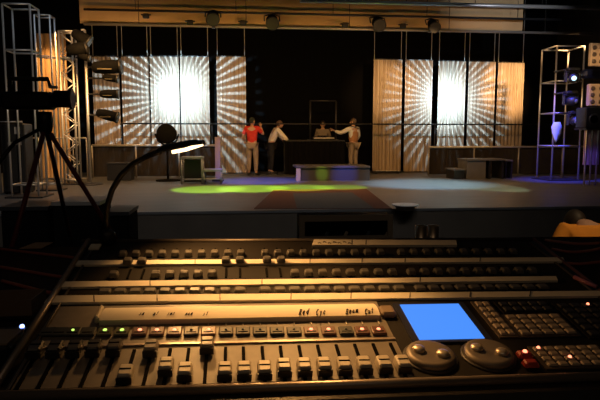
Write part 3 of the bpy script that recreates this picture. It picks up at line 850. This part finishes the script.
# rear left paper tab
a = Q(95, 247, .004); part(MB().box(a, (.018, .022, .003)), 'paper_tab', PAPER)

# rolled paper display
r0 = Q(100, 320.5, .004); r1 = Q(381, 319, .004); rt = Q(240, 304.0, .006)
L = r1.x - r0.x; vA = (r0.y + r1.y) / 2; vB = rt.y
n = 10; vs = []; fs = []
for s_ in range(2):
    for i in range(n + 1):
        u = i / n; vs.append(Vector((r0.x + (L if s_ else 0), vA + (vB - vA) * u, .002 + .0075 * math.sin(math.pi * (.25 + .70 * u)))))
    vs.append(Vector((r0.x + (L if s_ else 0), vB, -.001))); vs.append(Vector((r0.x + (L if s_ else 0), vA, -.001)))
k = n + 3
for i in range(k): fs.append((i, (i + 1) % k, k + (i + 1) % k, k + i))
fs += [tuple(range(k - 1, -1, -1)), tuple(range(k, 2 * k))]
roll = part(MB().add(vs, fs), 'paper_roll', PAPER2)
part(MB().box(Vector((r0.x - .004, (vA + vB) / 2, .005)), (.006, abs(vB - vA) * .9, .012), bev=.003), 'roll_end', PAPER2, roll)
part(MB().box(Vector((r1.x + .014, (vA + vB) / 2 - .006, .004)), (.022, abs(vB - vA) * .6, .010), bev=.003), 'roll_holder', mat('brown_plastic', (.22, .16, .11), .5), roll)
STRO = {'R': [[(0, 0), (.05, 1), (.5, .95), (.5, .6), (.1, .5), (.6, 0)]], 'e': [[(0, .3), (.45, .35), (.4, .6), (.1, .6), (0, .2), (.2, 0), (.5, .1)]],
        'd': [[(.45, .55), (.1, .5), (0, .15), (.3, 0), (.45, .2)], [(.5, 1), (.45, 0)]], 'C': [[(.6, .85), (.25, 1), (0, .5), (.2, 0), (.6, .15)]],
        'y': [[(0, .6), (.2, .1), (.45, .6)], [(.45, .6), (.2, -.5)]], 'c': [[(.45, .5), (.15, .6), (0, .25), (.2, 0), (.45, .1)]],
        'B': [[(0, 0), (.05, 1), (.5, .9), (.1, .55), (.6, .3), (.4, .0), (0, 0)]], 'a': [[(.45, .55), (.1, .5), (0, .15), (.3, 0), (.45, .5), (.5, 0)]],
        'm': [[(0, 0), (.05, .55), (.1, .4), (.3, .6), (.3, 0)], [(.3, .4), (.5, .6), (.6, 0)]], 's': [[(.4, .6), (.1, .5), (.4, .2), (0, 0)]],
        't': [[(.2, 1), (.2, .05), (.45, .1)], [(0, .6), (.45, .65)]], 'u': [[(0, .6), (.05, .05), (.4, .1), (.45, .6), (.5, 0)]], 'o': [[(.2, .6), (0, .3), (.2, 0), (.45, .3), (.2, .6)]]}
def roll_z(v):
    u = (v - vA) / (vB - vA); return .0022 + .0075 * math.sin(math.pi * (.25 + .70 * min(max(u, 0), 1)))
def write(word, px, py, h=.012, slant=.25, rise=0.0, r=.0007):
    a = Q(px, py, .008); x = 0; mb = MB()
    for ch in word:
        for st in STRO[ch]:
            pts = []
            for (sx, sy) in st:
                u = a.x + (x + sx * .55 + sy * slant * 1.5) * h; v = a.y + (sy * h * 1.5) + (x * rise) * h
                pts.append(Vector((u, v, roll_z(v) + .0006)))
            mb.tube(pts, r, 5)
        x += .62
    part(mb, 'handwriting', INK, roll)
write('Red', 299, 315.2, .0085, rise=.15); write('Cyc', 316, 315.2, .0085, rise=.12); write('Beam', 346, 314.4, .0080, rise=.22); write('Cut', 365, 314.4, .0080, rise=.25)
INK.node_tree.nodes['Principled BSDF'].inputs['Roughness'].default_value = .8
for x, w in ((139, 'sm'), (153, 'mt'), (167, 'sms'), (185, 'mam'), (203, 'st')): write(w, x, 316.2, .0060, rise=.1, r=.0004)

# preset fader caps, slots and flash buttons
def lerp(a, b, t): return a + (b - a) * t
rowA = [123 + 13.1 * i for i in range(10)] + [265 + 12.8 * i for i in range(10)] + [401 + 12.4 * i for i in range(10)]
rowB = [114 + 14.0 * i for i in range(10)] + [267 + 13.9 * i for i in range(10)] + [411 + 13.4 * i for i in range(10)]
rowC = [105 + 15.0 * i for i in range(10)] + [265 + 14.9 * i for i in range(10)] + [420 + 13.6 * i for i in range(10)]
slm = MB().box((0, 0, .0006), (.0035, .030, .002))
pa = None
def cap_mesh(w, d, h): return MB().box((0, 0, h / 2), (w, d, h), top=.86, bev=.0015).box((0, 0, h + .0003), (w * .72, d * .16, .0006))
slot0 = None
def add_slot(loc, proto0=[None], L=.030, key='a', store={}):
    if key not in store:
        store[key] = proto(MB().box((0, 0, .0004), (.0032, L, .0016)), 'fader_slot', SLOT, loc)
    else: cap_at(store[key], 'fader_slot', loc)
fa = None
for i, x in enumerate(rowA):
    y = 255.8 - (x - 123) * .006
    l = Q(x, y, 0.0); add_slot(Vector((l.x, l.y + .012, 0)), key='A', L=.036)
    if fa is None: fa = proto(cap_mesh(.0140, .015, .009), 'preset_fader', CAPS, l)
    else: cap_at(fa, 'preset_fader', l)
fb = None
for i, x in enumerate(rowB):
    up = i in (1, 2, 8, 9, 10, 11)
    y = (276.8 if not up else 265.0) - (x - 114) * .010
    l = Q(x, y, 0.0); l0 = Q(x, 276.8 - (x - 114) * .010, 0)
    if up: l.z = .0032
    add_slot(Vector((l0.x, l0.y + .010, 0)), key='B', L=.034)
    if fb is None: fb = proto(cap_mesh(.0150, .015, .009), 'preset_fader', CAPS, l)
    else: cap_at(fb, 'preset_fader', l)
fc = None
for i, x in enumerate(rowC):
    l = Q(x, 292.5 - (x - 105) * .011, 0.0)
    if fc is None: fc = proto(MB().box((0, 0, .0025), (.0185, .015, .005), top=.9, bev=.0015), 'flash_button', mat('grey_button', (.115, .11, .10), .45), l)
    else: cap_at(fc, 'flash_button', l)

# playback buttons with lamps
GRN = mat('green_led', (.1, .3, .05), .3, emit=(.45, .75, .12), estr=2.0)
RDL = mat('red_led', (.3, .05, .03), .3, emit=(1.0, .26, .13), estr=3.0)
OFF = mat('led_off', (.04, .06, .06), .35)
BTN = mat('playback_button', (.020, .026, .027), .5)
BTG = mat('playback_button_green', (.08, .08, .03), .4)
BTR = mat('playback_button_red', (.14, .06, .04), .4)
seq = [(48, 'n'), (60, 'n'), (73, 'g'), (88, 'n'), (105, 'G'), (122, 'G'), (140, 'R'), (157, 'R'), (174.5, 'R'), (191.5, 'o'), (208.5, 'R'), (226, 'o'), (243, 'o'), (260, 'o'),
       (277, 'o'), (294, 'o'), (311, 'R'), (328.5, 'R'), (346, 'o'), (362, 'R'), (378.5, 'R')]
for x, c in seq:
    l = Q(x, 333.0 - (x - 105) * .004, 0.0)
    b = MB().box((0, 0, .002), (.0195, .020, .004), bev=.0012); b.v = [v + l for v in b.v]
    o = part(b, 'playback_button', {'G': BTG, 'R': BTR}.get(c, BTN))
    o['label'] = {'G': 'button lit green', 'R': 'button lit red', 'g': 'dark button with small green lamp'}.get(c, 'unlit button')
    if c != 'n':
        part(MB().ball(l + Vector((0, .001, .0042)), (.0028 if c in 'GR' else .002,) * 2 + (.0015,), n=10, m=6), 'indicator_lamp', {'G': GRN, 'g': GRN, 'R': RDL}.get(c, OFF), o)
    part(MB().box(l + Vector((0, -.0045, .0042)), (.013, .0016, .0006)), 'button_line', SLOT, o)
for i, x in enumerate([c[0] for c in seq][4:]):
    l = Q(x, 323.4 - (x - 105) * .004, 0)
    part(MB().box(l + Vector((0, 0, .0002)), (.0014, .012, .0012)), 'channel_tick', PAPER)

# playback faders
fx = [38, 57, 76, 95, 115, 134, 151.5, 170, 188.5, 207, 225.5, 243.5, 262.5, 281, 300, 319, 338, 357, 376, 394]
up = {0: 1, 1: 1, 2: 1, 3: 1, 4: 1, 6: .95, 9: 1.0, 7: .32, 8: .14}
v_dn = Q(300, 380, 0).y; v_up = Q(207, 352.0, .0).y
for i, x in enumerate(fx):
    lt = Q(x, 352, 0); u = lt.x; f = up.get(i, .12 if i < 13 else .18)
    sm_ = MB().box(Vector((u, (v_dn + v_up) / 2, .0006)), (.004, v_up - v_dn + .016, .0026))
    part(sm_, 'fader_slot', SLOT)
    v = lerp(v_dn, v_up, f) + .004
    l = Vector((u, v, .002))
    m_ = CAPD if i < 5 else (CAPM if i in (6, 9) else CAPL)
    o = part(MB().box(l + Vector((0, 0, .00625)), (.0175, .025, .0125), top=.9, bev=.0018), 'playback_fader', m_)
    part(MB().box(l + Vector((0, .0, .0128)), (.013, .0015, .0008)), 'grip_line', SLOT, o)
    part(MB().box(l + Vector((0, -.0126, .0045)), (.0172, .0022, .0086)), 'cap_skirt', CAPD, o)

# screen
SCR = mat('blue_screen_glow', (.01, .03, .1), .2, emit=(.070, .285, 1.0), estr=1.0)
sc4 = [Q(400, 304, .003), Q(459.5, 304, .003), Q(484, 338, .003), Q(419, 339.5, .003)]
ua = (sc4[0].x + sc4[3].x) / 2; ub = (sc4[1].x + sc4[2].x) / 2; va = (sc4[2].y + sc4[3].y) / 2; vb = (sc4[0].y + sc4[1].y) / 2
scr = part(plate(ua - .010, ub + .010, va - .006, vb + .006, -.001, .0022), 'screen_bezel', mat('screen_bezel_blue_black', (.02, .022, .04), .35))
part(plate(ua, ub, va, vb, .0018, .0030), 'screen', SCR, scr)
# key pads
def keypad(p00, p10, p11, p01, nu, nv, m, name, lit={}, h=.003, gap=.18, pn='keypad_plate', pm=None):
    a, b, c, d = [Q(*p) for p in (p00, p10, p11, p01)]       # front-left, front-right, back-right, back-left
    u0, u1 = (a.x + d.x) / 2, (b.x + c.x) / 2; w0, w1 = (a.y + b.y) / 2, (c.y + d.y) / 2
    part(plate(u0 - .003, u1 + .003, w0 - .003, w1 + .003, -.001, .001), pn, pm or mat('keypad_brown_plate', (.12, .09, .065), .6))
    du, dv = (u1 - u0) / nu, (w1 - w0) / nv; first = None
    for i in range(nu):
        for k in range(nv):
            l = Vector((u0 + du * (i + .5), w0 + dv * (k + .5), .001))
            if first is None: first = o = proto(MB().box((0, 0, h / 2), (du * (1 - gap), dv * (1 - gap), h), top=.85, bev=.0008), name, m, l)
            else: o = cap_at(first, name, l)
            if (i, k) in lit:
                part(MB().ball(l + Vector((0, 0, h)), .0024, n=10, m=6), 'indicator_lamp', lit[(i, k)], None)
keypad((501, 337), (515, 336), (488, 302.5), (473, 303), 2, 6, KEY, 'function_key')
keypad((522, 336.5), (579, 334.5), (556, 314.5), (503, 316.5), 5, 4, KEY, 'number_key')
keypad((546, 368), (618, 366), (594, 346), (532, 348.5), 6, 4, KEY, 'command_key', {(0, 3): RDL, (2, 1): RDL})
keypad((585, 338), (640, 336), (604, 303), (560, 305), 4, 6, KEYD, 'dark_key', {(2, 5): RDL}, pm=UPP)
keypad((505, 313.5), (552, 311.5), (546, 302), (497, 303.5), 5, 2, KEYD, 'soft_key', {}, pm=UPP)
for px, py in ((524, 357), (530, 366)):
    l = Q(px, py, 0); o = part(MB().box(l + Vector((0, 0, .004)), (.020, .014, .008), top=.85, bev=.002), 'red_button', mat('red_button', (.45, .05, .03), .4))
    if py < 360: part(MB().ball(l + Vector((0, 0, .008)), .003, n=10, m=6), 'indicator_lamp', RDL, o)
# jog wheels
for px in (430.5, 489):
    c = Q(px, 353.5 if px < 450 else 352.0, .006)
    r = (Q(px + 23.5, 353, .006).x - Q(px - 23.5, 353, .006).x) / 2
    o = part(MB().lathe([(r * 1.02, -.001), (r * 1.02, .004), (r * .97, .0075), (r * .80, .008), (r * .2, .0072)], Vector((c.x, c.y, 0)), n=36), 'jog_wheel', mat('wheel_metal', (.22, .19, .165), .45, .35))
    for s_ in (-1, 1):
        part(MB().lathe([(.0075, 0), (.0085, .002), (.007, .0045), (.003, .0055)], Vector((c.x + s_ * r * .46, c.y + s_ * (-.006), .0075)), n=18), 'finger_knob', mat('polished_knob', (.85, .74, .60), .38, .8), o)
    part(MB().lathe([(r * 1.14, -.001), (r * 1.14, .0015), (r * 1.03, .0015)], Vector((c.x, c.y, 0)), n=36), 'wheel_ring', KEYD, o)

# ------------------------------------------------------------------ gooseneck lamp on the console
lb = cT + cM @ Vector(Q(108, 243, 0)); lb.z += .0
Yl = lb.y
t = thing('gooseneck_lamp', 'black gooseneck desk lamp with glowing tube at the left rear of the console', 'desk lamp', lb)
def LP(x, y, Y=Yl): return P(x, y, Y) - lb
pts = [Vector((0, 0, .02)), LP(106, 222), LP(107, 207), LP(112, 190), LP(121, 175), LP(134, 163), LP(150, 155, Yl - .01), LP(160, 151.5, Yl - .02)]
MB().tube(pts, .0052, 10).build('gooseneck', BLACKM, t)
MB().lathe([(.014, .001), (.014, .018), (.008, .026)], (0, 0, 0), cM, 16).build('socket', BLACKM, t)
h0 = LP(156, 152.5, Yl - .02); h1 = LP(204, 144.5, Yl - .05); ax = (h1 - h0); Lh = ax.length; ax.normalize()
tilt = math.radians(4)
sd_ = ax.cross(Vector((0, 0, 1))).normalized(); upv = sd_.cross(ax).normalized()
dn = (-upv * math.cos(tilt) + sd_ * math.sin(tilt)).normalized(); sv_ = dn.cross(ax).normalized()
vs = []; fs = []; N1, N2 = 10, 12
for layer, dr in ((0, 0), (1, -.0016)):
    for i in range(N1 + 1):
        u = i / N1
        rr = .0125 * min(1, .35 + 3.5 * u) * (1 - .35 * max(0, (u - .8) / .2)) + dr
        c = h0 + ax * Lh * u
        for k in range(N2 + 1):
            a = math.pi * k / N2
            vs.append(c + sv_ * math.cos(a) * rr * 1.05 - dn * math.sin(a) * rr * .95)
q_ = (N1 + 1) * (N2 + 1)
for i in range(N1):
    for k in range(N2):
        a = i * (N2 + 1) + k
        fs.append((a, a + 1, a + N2 + 2, a + N2 + 1)); b = a + q_; fs.append((b, b + N2 + 1, b + N2 + 2, b + 1))
fs += [tuple(range(N2 + 1)), tuple(q_ - 1 - k for k in range(N2 + 1))]
MB().add(vs, fs, True).build('hood', BLACKM, t)
TUBEL = mat('lamp_tube_glow', (.9, .8, .6), .4, emit=(1.0, .70, .38), estr=3.2)
MB().tube([h0 + ax * Lh * .34 + dn * .004, h0 + ax * Lh * .62 + dn * .0035, h0 + ax * Lh * .97 - dn * .001], .0033, 10).build('tube', TUBEL, t)
lampc = lb + h0 + ax * Lh * .65 + dn * .012

# ------------------------------------------------------------------ small things round the console
# dark open rack behind the console
Yk = 1.62
a = P(301, 238, Yk); b = P(397, 238, Yk); w = b.x - a.x; top = P(350, 217.5, Yk).z
t = thing('small_rack', 'dark open-fronted rack with grey frame behind the console', 'rack', ((a.x + b.x) / 2, Yk + .09, ZC))
h = top - ZC
t.scale = (1, .45, 1)
GF = mat('grey_rack_frame', (.42, .38, .33), .5)
fr = MB().box((0, -.09, h - .008), (w, .02, .018)).box((0, -.09, .04), (w, .02, .078))
for sx in (-1, 1): fr.box((sx * (w / 2 - .008), -.09, h / 2 + .01), (.016, .0198, h - .04))
fr.build('frame', GF, t)
MB().box((0, .0, h - .006), (w - .004, .16, .008)).box((0, .078, h / 2), (w - .004, .006, h - .006)).box((-w / 2 + .004, 0, h / 2), (.006, .158, h - .008)).box((w / 2 - .004, 0, h / 2), (.006, .158, h - .008)).box((0, 0, .004), (w - .004, .158, .008)).build('shell', BLACKM, t)
for k, (x, m_) in enumerate(((328, mat('dull_blue_plastic', (.05, .09, .14), .5)), (348, GF), (371, MATS['dull_blue_plastic']), (391, GF))):
    dx = P(x, 228, Yk).x - (a.x + b.x) / 2
    MB().tube([(dx + .008, -.075, h - .05), (dx - .004, -.070, h - .075)], .005, 8).build('connector', m_, t)
# clear tumblers
GL = mat('polished_cup_metal', (.85, .68, .50), .33, .9)
for i, (px, lab) in enumerate(((421, 'left of two small shiny metal cups behind the console'), (433, 'right of two small shiny metal cups behind the console'))):
    Yg = 1.45 + .02 * i
    a = P(px, 225.5, Yg); r = 6.2 * Yg / FPX; h = a.z - ZC
    o = MB().lathe([(r * .72, 0), (r, h), (r * .90, h), (r * .64, .012), (0.0005, .012)], (0, 0, 0), n=24).build('metal_cup', GL, None)
    o.location = (a.x, Yg, ZC); tag(o, lab, 'cup', 'metal cups behind the console')
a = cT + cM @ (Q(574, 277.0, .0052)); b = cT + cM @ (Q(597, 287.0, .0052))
t = thing('purple_highlight_rod', 'short mauve rod modelled as the purple highlight on the right edge of the console', 'rod', a)
MB().tube([(0, 0, 0), b - a], .0036, 12).build('shaft', mat('purple_highlight_tint', (.42, .16, .25), .35), t)  # highlight on the console edge, put into a mauve rod
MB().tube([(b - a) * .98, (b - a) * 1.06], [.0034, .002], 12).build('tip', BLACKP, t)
# brown paper scrap
q = PZ(36, 247, ZC)
o = MB().add([(-.045, -.03, .001), (.03, -.035, .003), (.05, .02, .012), (-.03, .035, .004), (0, 0, .016),
              (-.045, -.03, -.0), (.03, -.035, .001), (.05, .02, .010), (-.03, .035, .002), (0, 0, .013)],
             [(0, 1, 4), (1, 2, 4), (2, 3, 4), (3, 0, 4), (6, 5, 9), (7, 6, 9), (8, 7, 9), (5, 8, 9), (0, 5, 6, 1), (1, 6, 7, 2), (2, 7, 8, 3), (3, 8, 5, 0)]).build('paper_scrap', mat('brown_paper', (.42, .28, .17), .9), None)
o.location = q; tag(o, 'crumpled brown paper scrap on the table left of the console', 'paper')
# small control box with a blue light left of the console
q = PZ(-4, 374, ZC)
t = thing('control_box', 'small tan-topped box with a blue light at the left of the console', 'control box', (q.x - .035, q.y + .03, ZC))
MB().box((0, 0, .026), (.13, .10, .05), bev=.005).build('case', BLACKP, t)
MB().box((0, -.01, .0525), (.12, .07, .003)).build('top_plate', mat('tan_plate', (.36, .27, .19), .6), t)
MB().ball((.052, .040, .0525), .004, n=10, m=6).build('indicator_lamp', mat('blue_led', (.05, .08, .4), .3, emit=(.25, .35, 1.0), estr=5), t)
q = PZ(20, 313, ZC)
t = thing('open_tray', 'small dark tray with brownish rim left of the console', 'tray', (q.x - .02, q.y, ZC))
MB().box((0, 0, .004), (.12, .09, .006)).build('bottom', BLACKP, t)
RM = mat('brown_card', (.20, .13, .08), .8)
for sx in (-1, 1):
    MB().box((sx * .058, 0, .022), (.004, .09, .034)).build('side_wall', RM, t)
    MB().box((0, sx * .043, .022), (.112, .004, .034)).build('side_wall', RM, t)

# ------------------------------------------------------------------ lights
def spot(name, loc, tgt, watts, col, deg, blend=.5, radius=.05):
    l = bpy.data.lights.new(name, 'SPOT'); l.energy = watts; l.color = col; l.spot_size = math.radians(deg); l.spot_blend = blend; l.shadow_soft_size = radius
    o = bpy.data.objects.new(name, l); C.objects.link(o); o.location = loc
    o.rotation_euler = (Vector(tgt) - Vector(loc)).to_track_quat('-Z', 'Y').to_euler(); return o
def area(name, loc, tgt, watts, col, sx, sy, spread=180):
    l = bpy.data.lights.new(name, 'AREA'); l.energy = watts; l.color = col; l.shape = 'RECTANGLE'; l.size = sx; l.size_y = sy; l.spread = math.radians(spread)
    o = bpy.data.objects.new(name, l); C.objects.link(o); o.location = loc
    o.rotation_euler = (Vector(tgt) - Vector(loc)).to_track_quat('-Z', 'Y').to_euler(); return o
def gobo(o, R, rays, gain, core_gain, core_r, off=.0, xmax=1.0):
    """projector slide: a disc of beaded rays with a white heart, in the lamp's own directions"""
    l = o.data; l.use_nodes = True; nt = l.node_tree; nt.nodes.clear()
    out = nt.nodes.new('ShaderNodeOutputLight'); em = nt.nodes.new('ShaderNodeEmission'); geo = nt.nodes.new('ShaderNodeNewGeometry')
    nt.links.new(em.outputs[0], out.inputs[0])
    M = o.rotation_euler.to_matrix()
    def N(op, a, b=None, c=None):
        n = nt.nodes.new('ShaderNodeMath'); n.operation = op
        for i, x in enumerate((a, b, c)):
            if x is None: continue
            if isinstance(x, (int, float)): n.inputs[i].default_value = x
            else: nt.links.new(x, n.inputs[i])
        return n.outputs[0]
    def dot(v):
        n = nt.nodes.new('ShaderNodeVectorMath'); n.operation = 'DOT_PRODUCT'; n.inputs[1].default_value = v
        nt.links.new(geo.outputs['Incoming'], n.inputs[0]); return n.outputs['Value']
    c = dot(M.col[2]); x = N('DIVIDE', dot(M.col[0]), c); y = N('DIVIDE', dot(M.col[1]), c)
    x = N('DIVIDE', x, R); y = N('DIVIDE', y, R)
    r = N('SQRT', N('ADD', N('MULTIPLY', x, x), N('MULTIPLY', y, y)))
    th = N('ARCTAN2', y, x)
    s = N('SINE', N('MULTIPLY', th, float(rays)))
    ra = nt.nodes.new('ShaderNodeMapRange'); ra.interpolation_type = 'SMOOTHSTEP'
    nt.links.new(s, ra.inputs[0]); ra.inputs[1].default_value = .0; ra.inputs[2].default_value = .9
    bead = N('ADD', .84, N('MULTIPLY', .16, N('SINE', N('MULTIPLY', r, 90.0))))
    fall = N('MAXIMUM', 0.0, N('SUBTRACT', 1.0, r))
    fall = N('POWER', fall, .8)
    edge = nt.nodes.new('ShaderNodeMapRange'); nt.links.new(r, edge.inputs[0]); edge.inputs[1].default_value = 1.0; edge.inputs[2].default_value = .92
    rayv = N('MULTIPLY', N('MULTIPLY', ra.outputs[0], bead), N('MULTIPLY', fall, gain))
    base_ = N('MULTIPLY', fall, gain * .03)
    core = N('MULTIPLY', core_gain, N('EXPONENT', N('MULTIPLY', -1.0, N('POWER', N('DIVIDE', r, core_r), 2.0))))
    shut = nt.nodes.new('ShaderNodeMapRange'); nt.links.new(N('MULTIPLY', y, -1.0), shut.inputs[0]); shut.inputs[1].default_value = off + .03; shut.inputs[2].default_value = off
    shx = nt.nodes.new('ShaderNodeMapRange'); nt.links.new(N('MULTIPLY', x, -1.0), shx.inputs[0]); shx.inputs[1].default_value = xmax + .03; shx.inputs[2].default_value = xmax
    tot = N('MULTIPLY', N('MULTIPLY', N('MULTIPLY', N('ADD', N('ADD', rayv, base_), core), edge.outputs[0]), shut.outputs[0]), shx.outputs[0])
    nt.links.new(tot, em.inputs['Strength']); em.inputs['Color'].default_value = (1, 1, 1, 1)
def starburst(name, px, py, src, rp, watts, gain, cg, cr):
    c = P(px, py, YP); d = (c - Vector(src)).length
    o = spot(name, src, c, watts, (.52, .80, 1.0), 2 * math.degrees(math.atan(rp * YP / FPX / d)) * 1.02, .0, .01)
    gobo(o, rp * YP / FPX / d, 46, gain, cg, cr, 43.0 / rp, 70.0 / rp)
cL = P(181, 96, YP); cRr = P(446, 100, YP)
starburst('starburst_projector', 181, 96, (cL.x + .3, 13.3, 4.0), 96, 1900, 3.2, 5.6, .25)
starburst('starburst_projector', 446, 100, (cRr.x - .3, 13.3, 4.0), 72, 1700, 3.2, 5.6, .31)
# warm light on the panels from below the pipe
for px, w_ in ((509, 3000), (387, 1000), (418, 450), (480, 450), (232, 230), (107, 90), (137, 50), (450, 60)):
    p_ = P(px, 100, YP)
    spot('panel_light', (p_.x + .2, 13.6, 4.0), (p_.x, YP, 2.9), w_, (1.0, .56, .22), 26, .8, .08)
# border cloth
for px in (120, 240, 360, 460):
    p_ = P(px, 40, YV)
    area('border_light', (p_.x, YV - 2.2, 3.6), (p_.x, YV, zl + .5), 85 if px < 400 else 45, (1.0, .50, .15), 1.8, .3)
# left drape and towers
spot('drape_light', P(40, 12, 15.6), P(62, 130, YD), 430, (1.0, .52, .17), 80, .6, .1)
spot('tower_light', P(110, 60, 12.0), P(66, 110, 14.6), 900, (1.0, .60, .26), 30, .7, .1)
spot('tower_light', P(60, 90, 7.0), P(25, 80, 11.5), 200, (1.0, .80, .6), 60, .7, .1)
spot('right_light', P(560, -10, 11.0), P(578, 100, 14.4), 150, (1.0, .80, .62), 45, .7, .1)
spot('right_warm_light', P(620, 20, 11.5), P(598, 75, 13.4), 120, (1.0, .62, .28), 40, .7, .1)
# stage floor washes
spot('blue_wash', (P(535, 100, 12.2).x, 12.2, 5.6), PZ(560, 180, ZD), 4200, (.035, .06, 1.0), 26, .9, .1)
spot('purple_wash', (P(575, 100, 11.0).x, 11.0, 1.6), P(596, 170, 13.2), 70, (.22, .12, 1.0), 22, .9, .1)
spot('blue_wash', (P(225, 20, 13).x, 12.4, 5.6), PZ(258, 181, ZD), 4200, (.05, .14, 1.0), 26, .8, .1)
spot('cyan_wash', (P(410, 20, 13).x, 12.0, 5.8), PZ(425, 184, ZD), 4200, (.35, .75, 1.0), 36, .8, .1)
def ellipse_spot(name, x0, x1, y, src, watts, col, k=1.0):
    c = PZ((x0 + x1) / 2, y, ZD); a = PZ(x0, y, ZD); rad = (c - a).length; d = (c - Vector(src)).length
    return spot(name, src, c, watts, col, 2 * math.degrees(math.atan(rad / d)) * k, .35, .03)
for px, py, hw, wt in ((208, 189.5, 40, 4800), (252, 188.8, 40, 4800), (300, 188.2, 38, 3600), (340, 187.6, 30, 2300)):
    c1 = PZ(px, py, ZD)
    ellipse_spot('green_beam', px - hw, px + hw, py, (c1.x - .4, c1.y - 2.2, 4.1), wt, (.52, 1.0, .04))
c1 = PZ(475, 186, ZD)
ellipse_spot('pale_green_beam', 440, 520, 186.5, (c1.x + 1, c1.y - 4.5, 2.4), 1300, (.7, 1.0, .5))
pf = P(322, 173, q0.y)
spot('green_beam', (pf.x - .5, pf.y - 4, 3.0), (pf.x, pf.y, pf.z), 1500, (.55, 1.0, .05), 5, 1.0, .02)
pf = P(345, 173, q0.y)
spot('blue_wash', (pf.x + .3, pf.y - 3.5, 3.2), (pf.x, pf.y, pf.z), 1500, (.06, .14, 1.0), 11, 1.0, .02)
pb = P(520, 4, YPIPE - .5)
spot('bar_fill_spot', (pb.x, 12.0, pb.z - .6), (pb.x, pb.y, pb.z), 160, (.85, .9, 1.0), 60, .8, .05)  # added spot that brightens the pale top bar
# people
pr = PZ(252.5, 150, ZD)
spot('people_light', (-1.5, 9.0, 6.0), P(253, 145, 17), 420, (1.0, .86, .72), 9, .6, .1)
spot('people_light', (2.4, 9.0, 6.0), P(352, 145, 17.6), 190, (1.0, .86, .72), 8, .6, .1)
spot('people_light', (1.5, 9.0, 6.0), P(303, 125, 18), 22, (1.0, .90, .8), 10, .6, .1)
spot('shirt_fill_spot', (2.9, 2.6, 3.6), P(590, 228, 4.3), 150, (1.0, .66, .34), 24, .6, .05)  # added warm spot to brighten the orange shirt, no lamp seen there
# added area fills that lift the dark hall, no such lamps seen
area('hall_fill', (0, 12.5, 6.9), (0, 12.5, 0), 30, (.70, .84, 1.0), 12, 2, 80)
area('hall_fill', (0, 4.2, 4.2), (0, YF, -.5), 15, (1.0, .92, .84), 9, .6, 60)
area('hall_fill', (-.4, -1.8, 3.6), (0, 3.0, .5), 3.4, (1.0, .70, .45), 3, 1)
area('hall_fill', (0, 6.5, 6.9), (0, 7.5, 0), 5, (.8, .9, 1.0), 10, 2)
# console lights
tg = cT + cM @ Vector((.34, .13, 0))
spot('gooseneck_lamp_light', lampc, cT + cM @ Vector((.27, .31, 0)), 5.6, (1.0, .48, .14), 125, 1.0, .012)
tg2 = cT + cM @ Vector((.38, .12, 0))
spot('unseen_console_spot', tg2 + Vector((.0, .24, .40)), tg2, 10.5, (1.0, .47, .13), 64, .9, .02)  # unseen second spot above the console, without a lamp body
w_ = bpy.data.worlds.new('world'); SC.world = w_; w_.use_nodes = True
w_.node_tree.nodes['Background'].inputs[0].default_value = (.6, .5, .4, 1)
w_.node_tree.nodes['Background'].inputs[1].default_value = .004
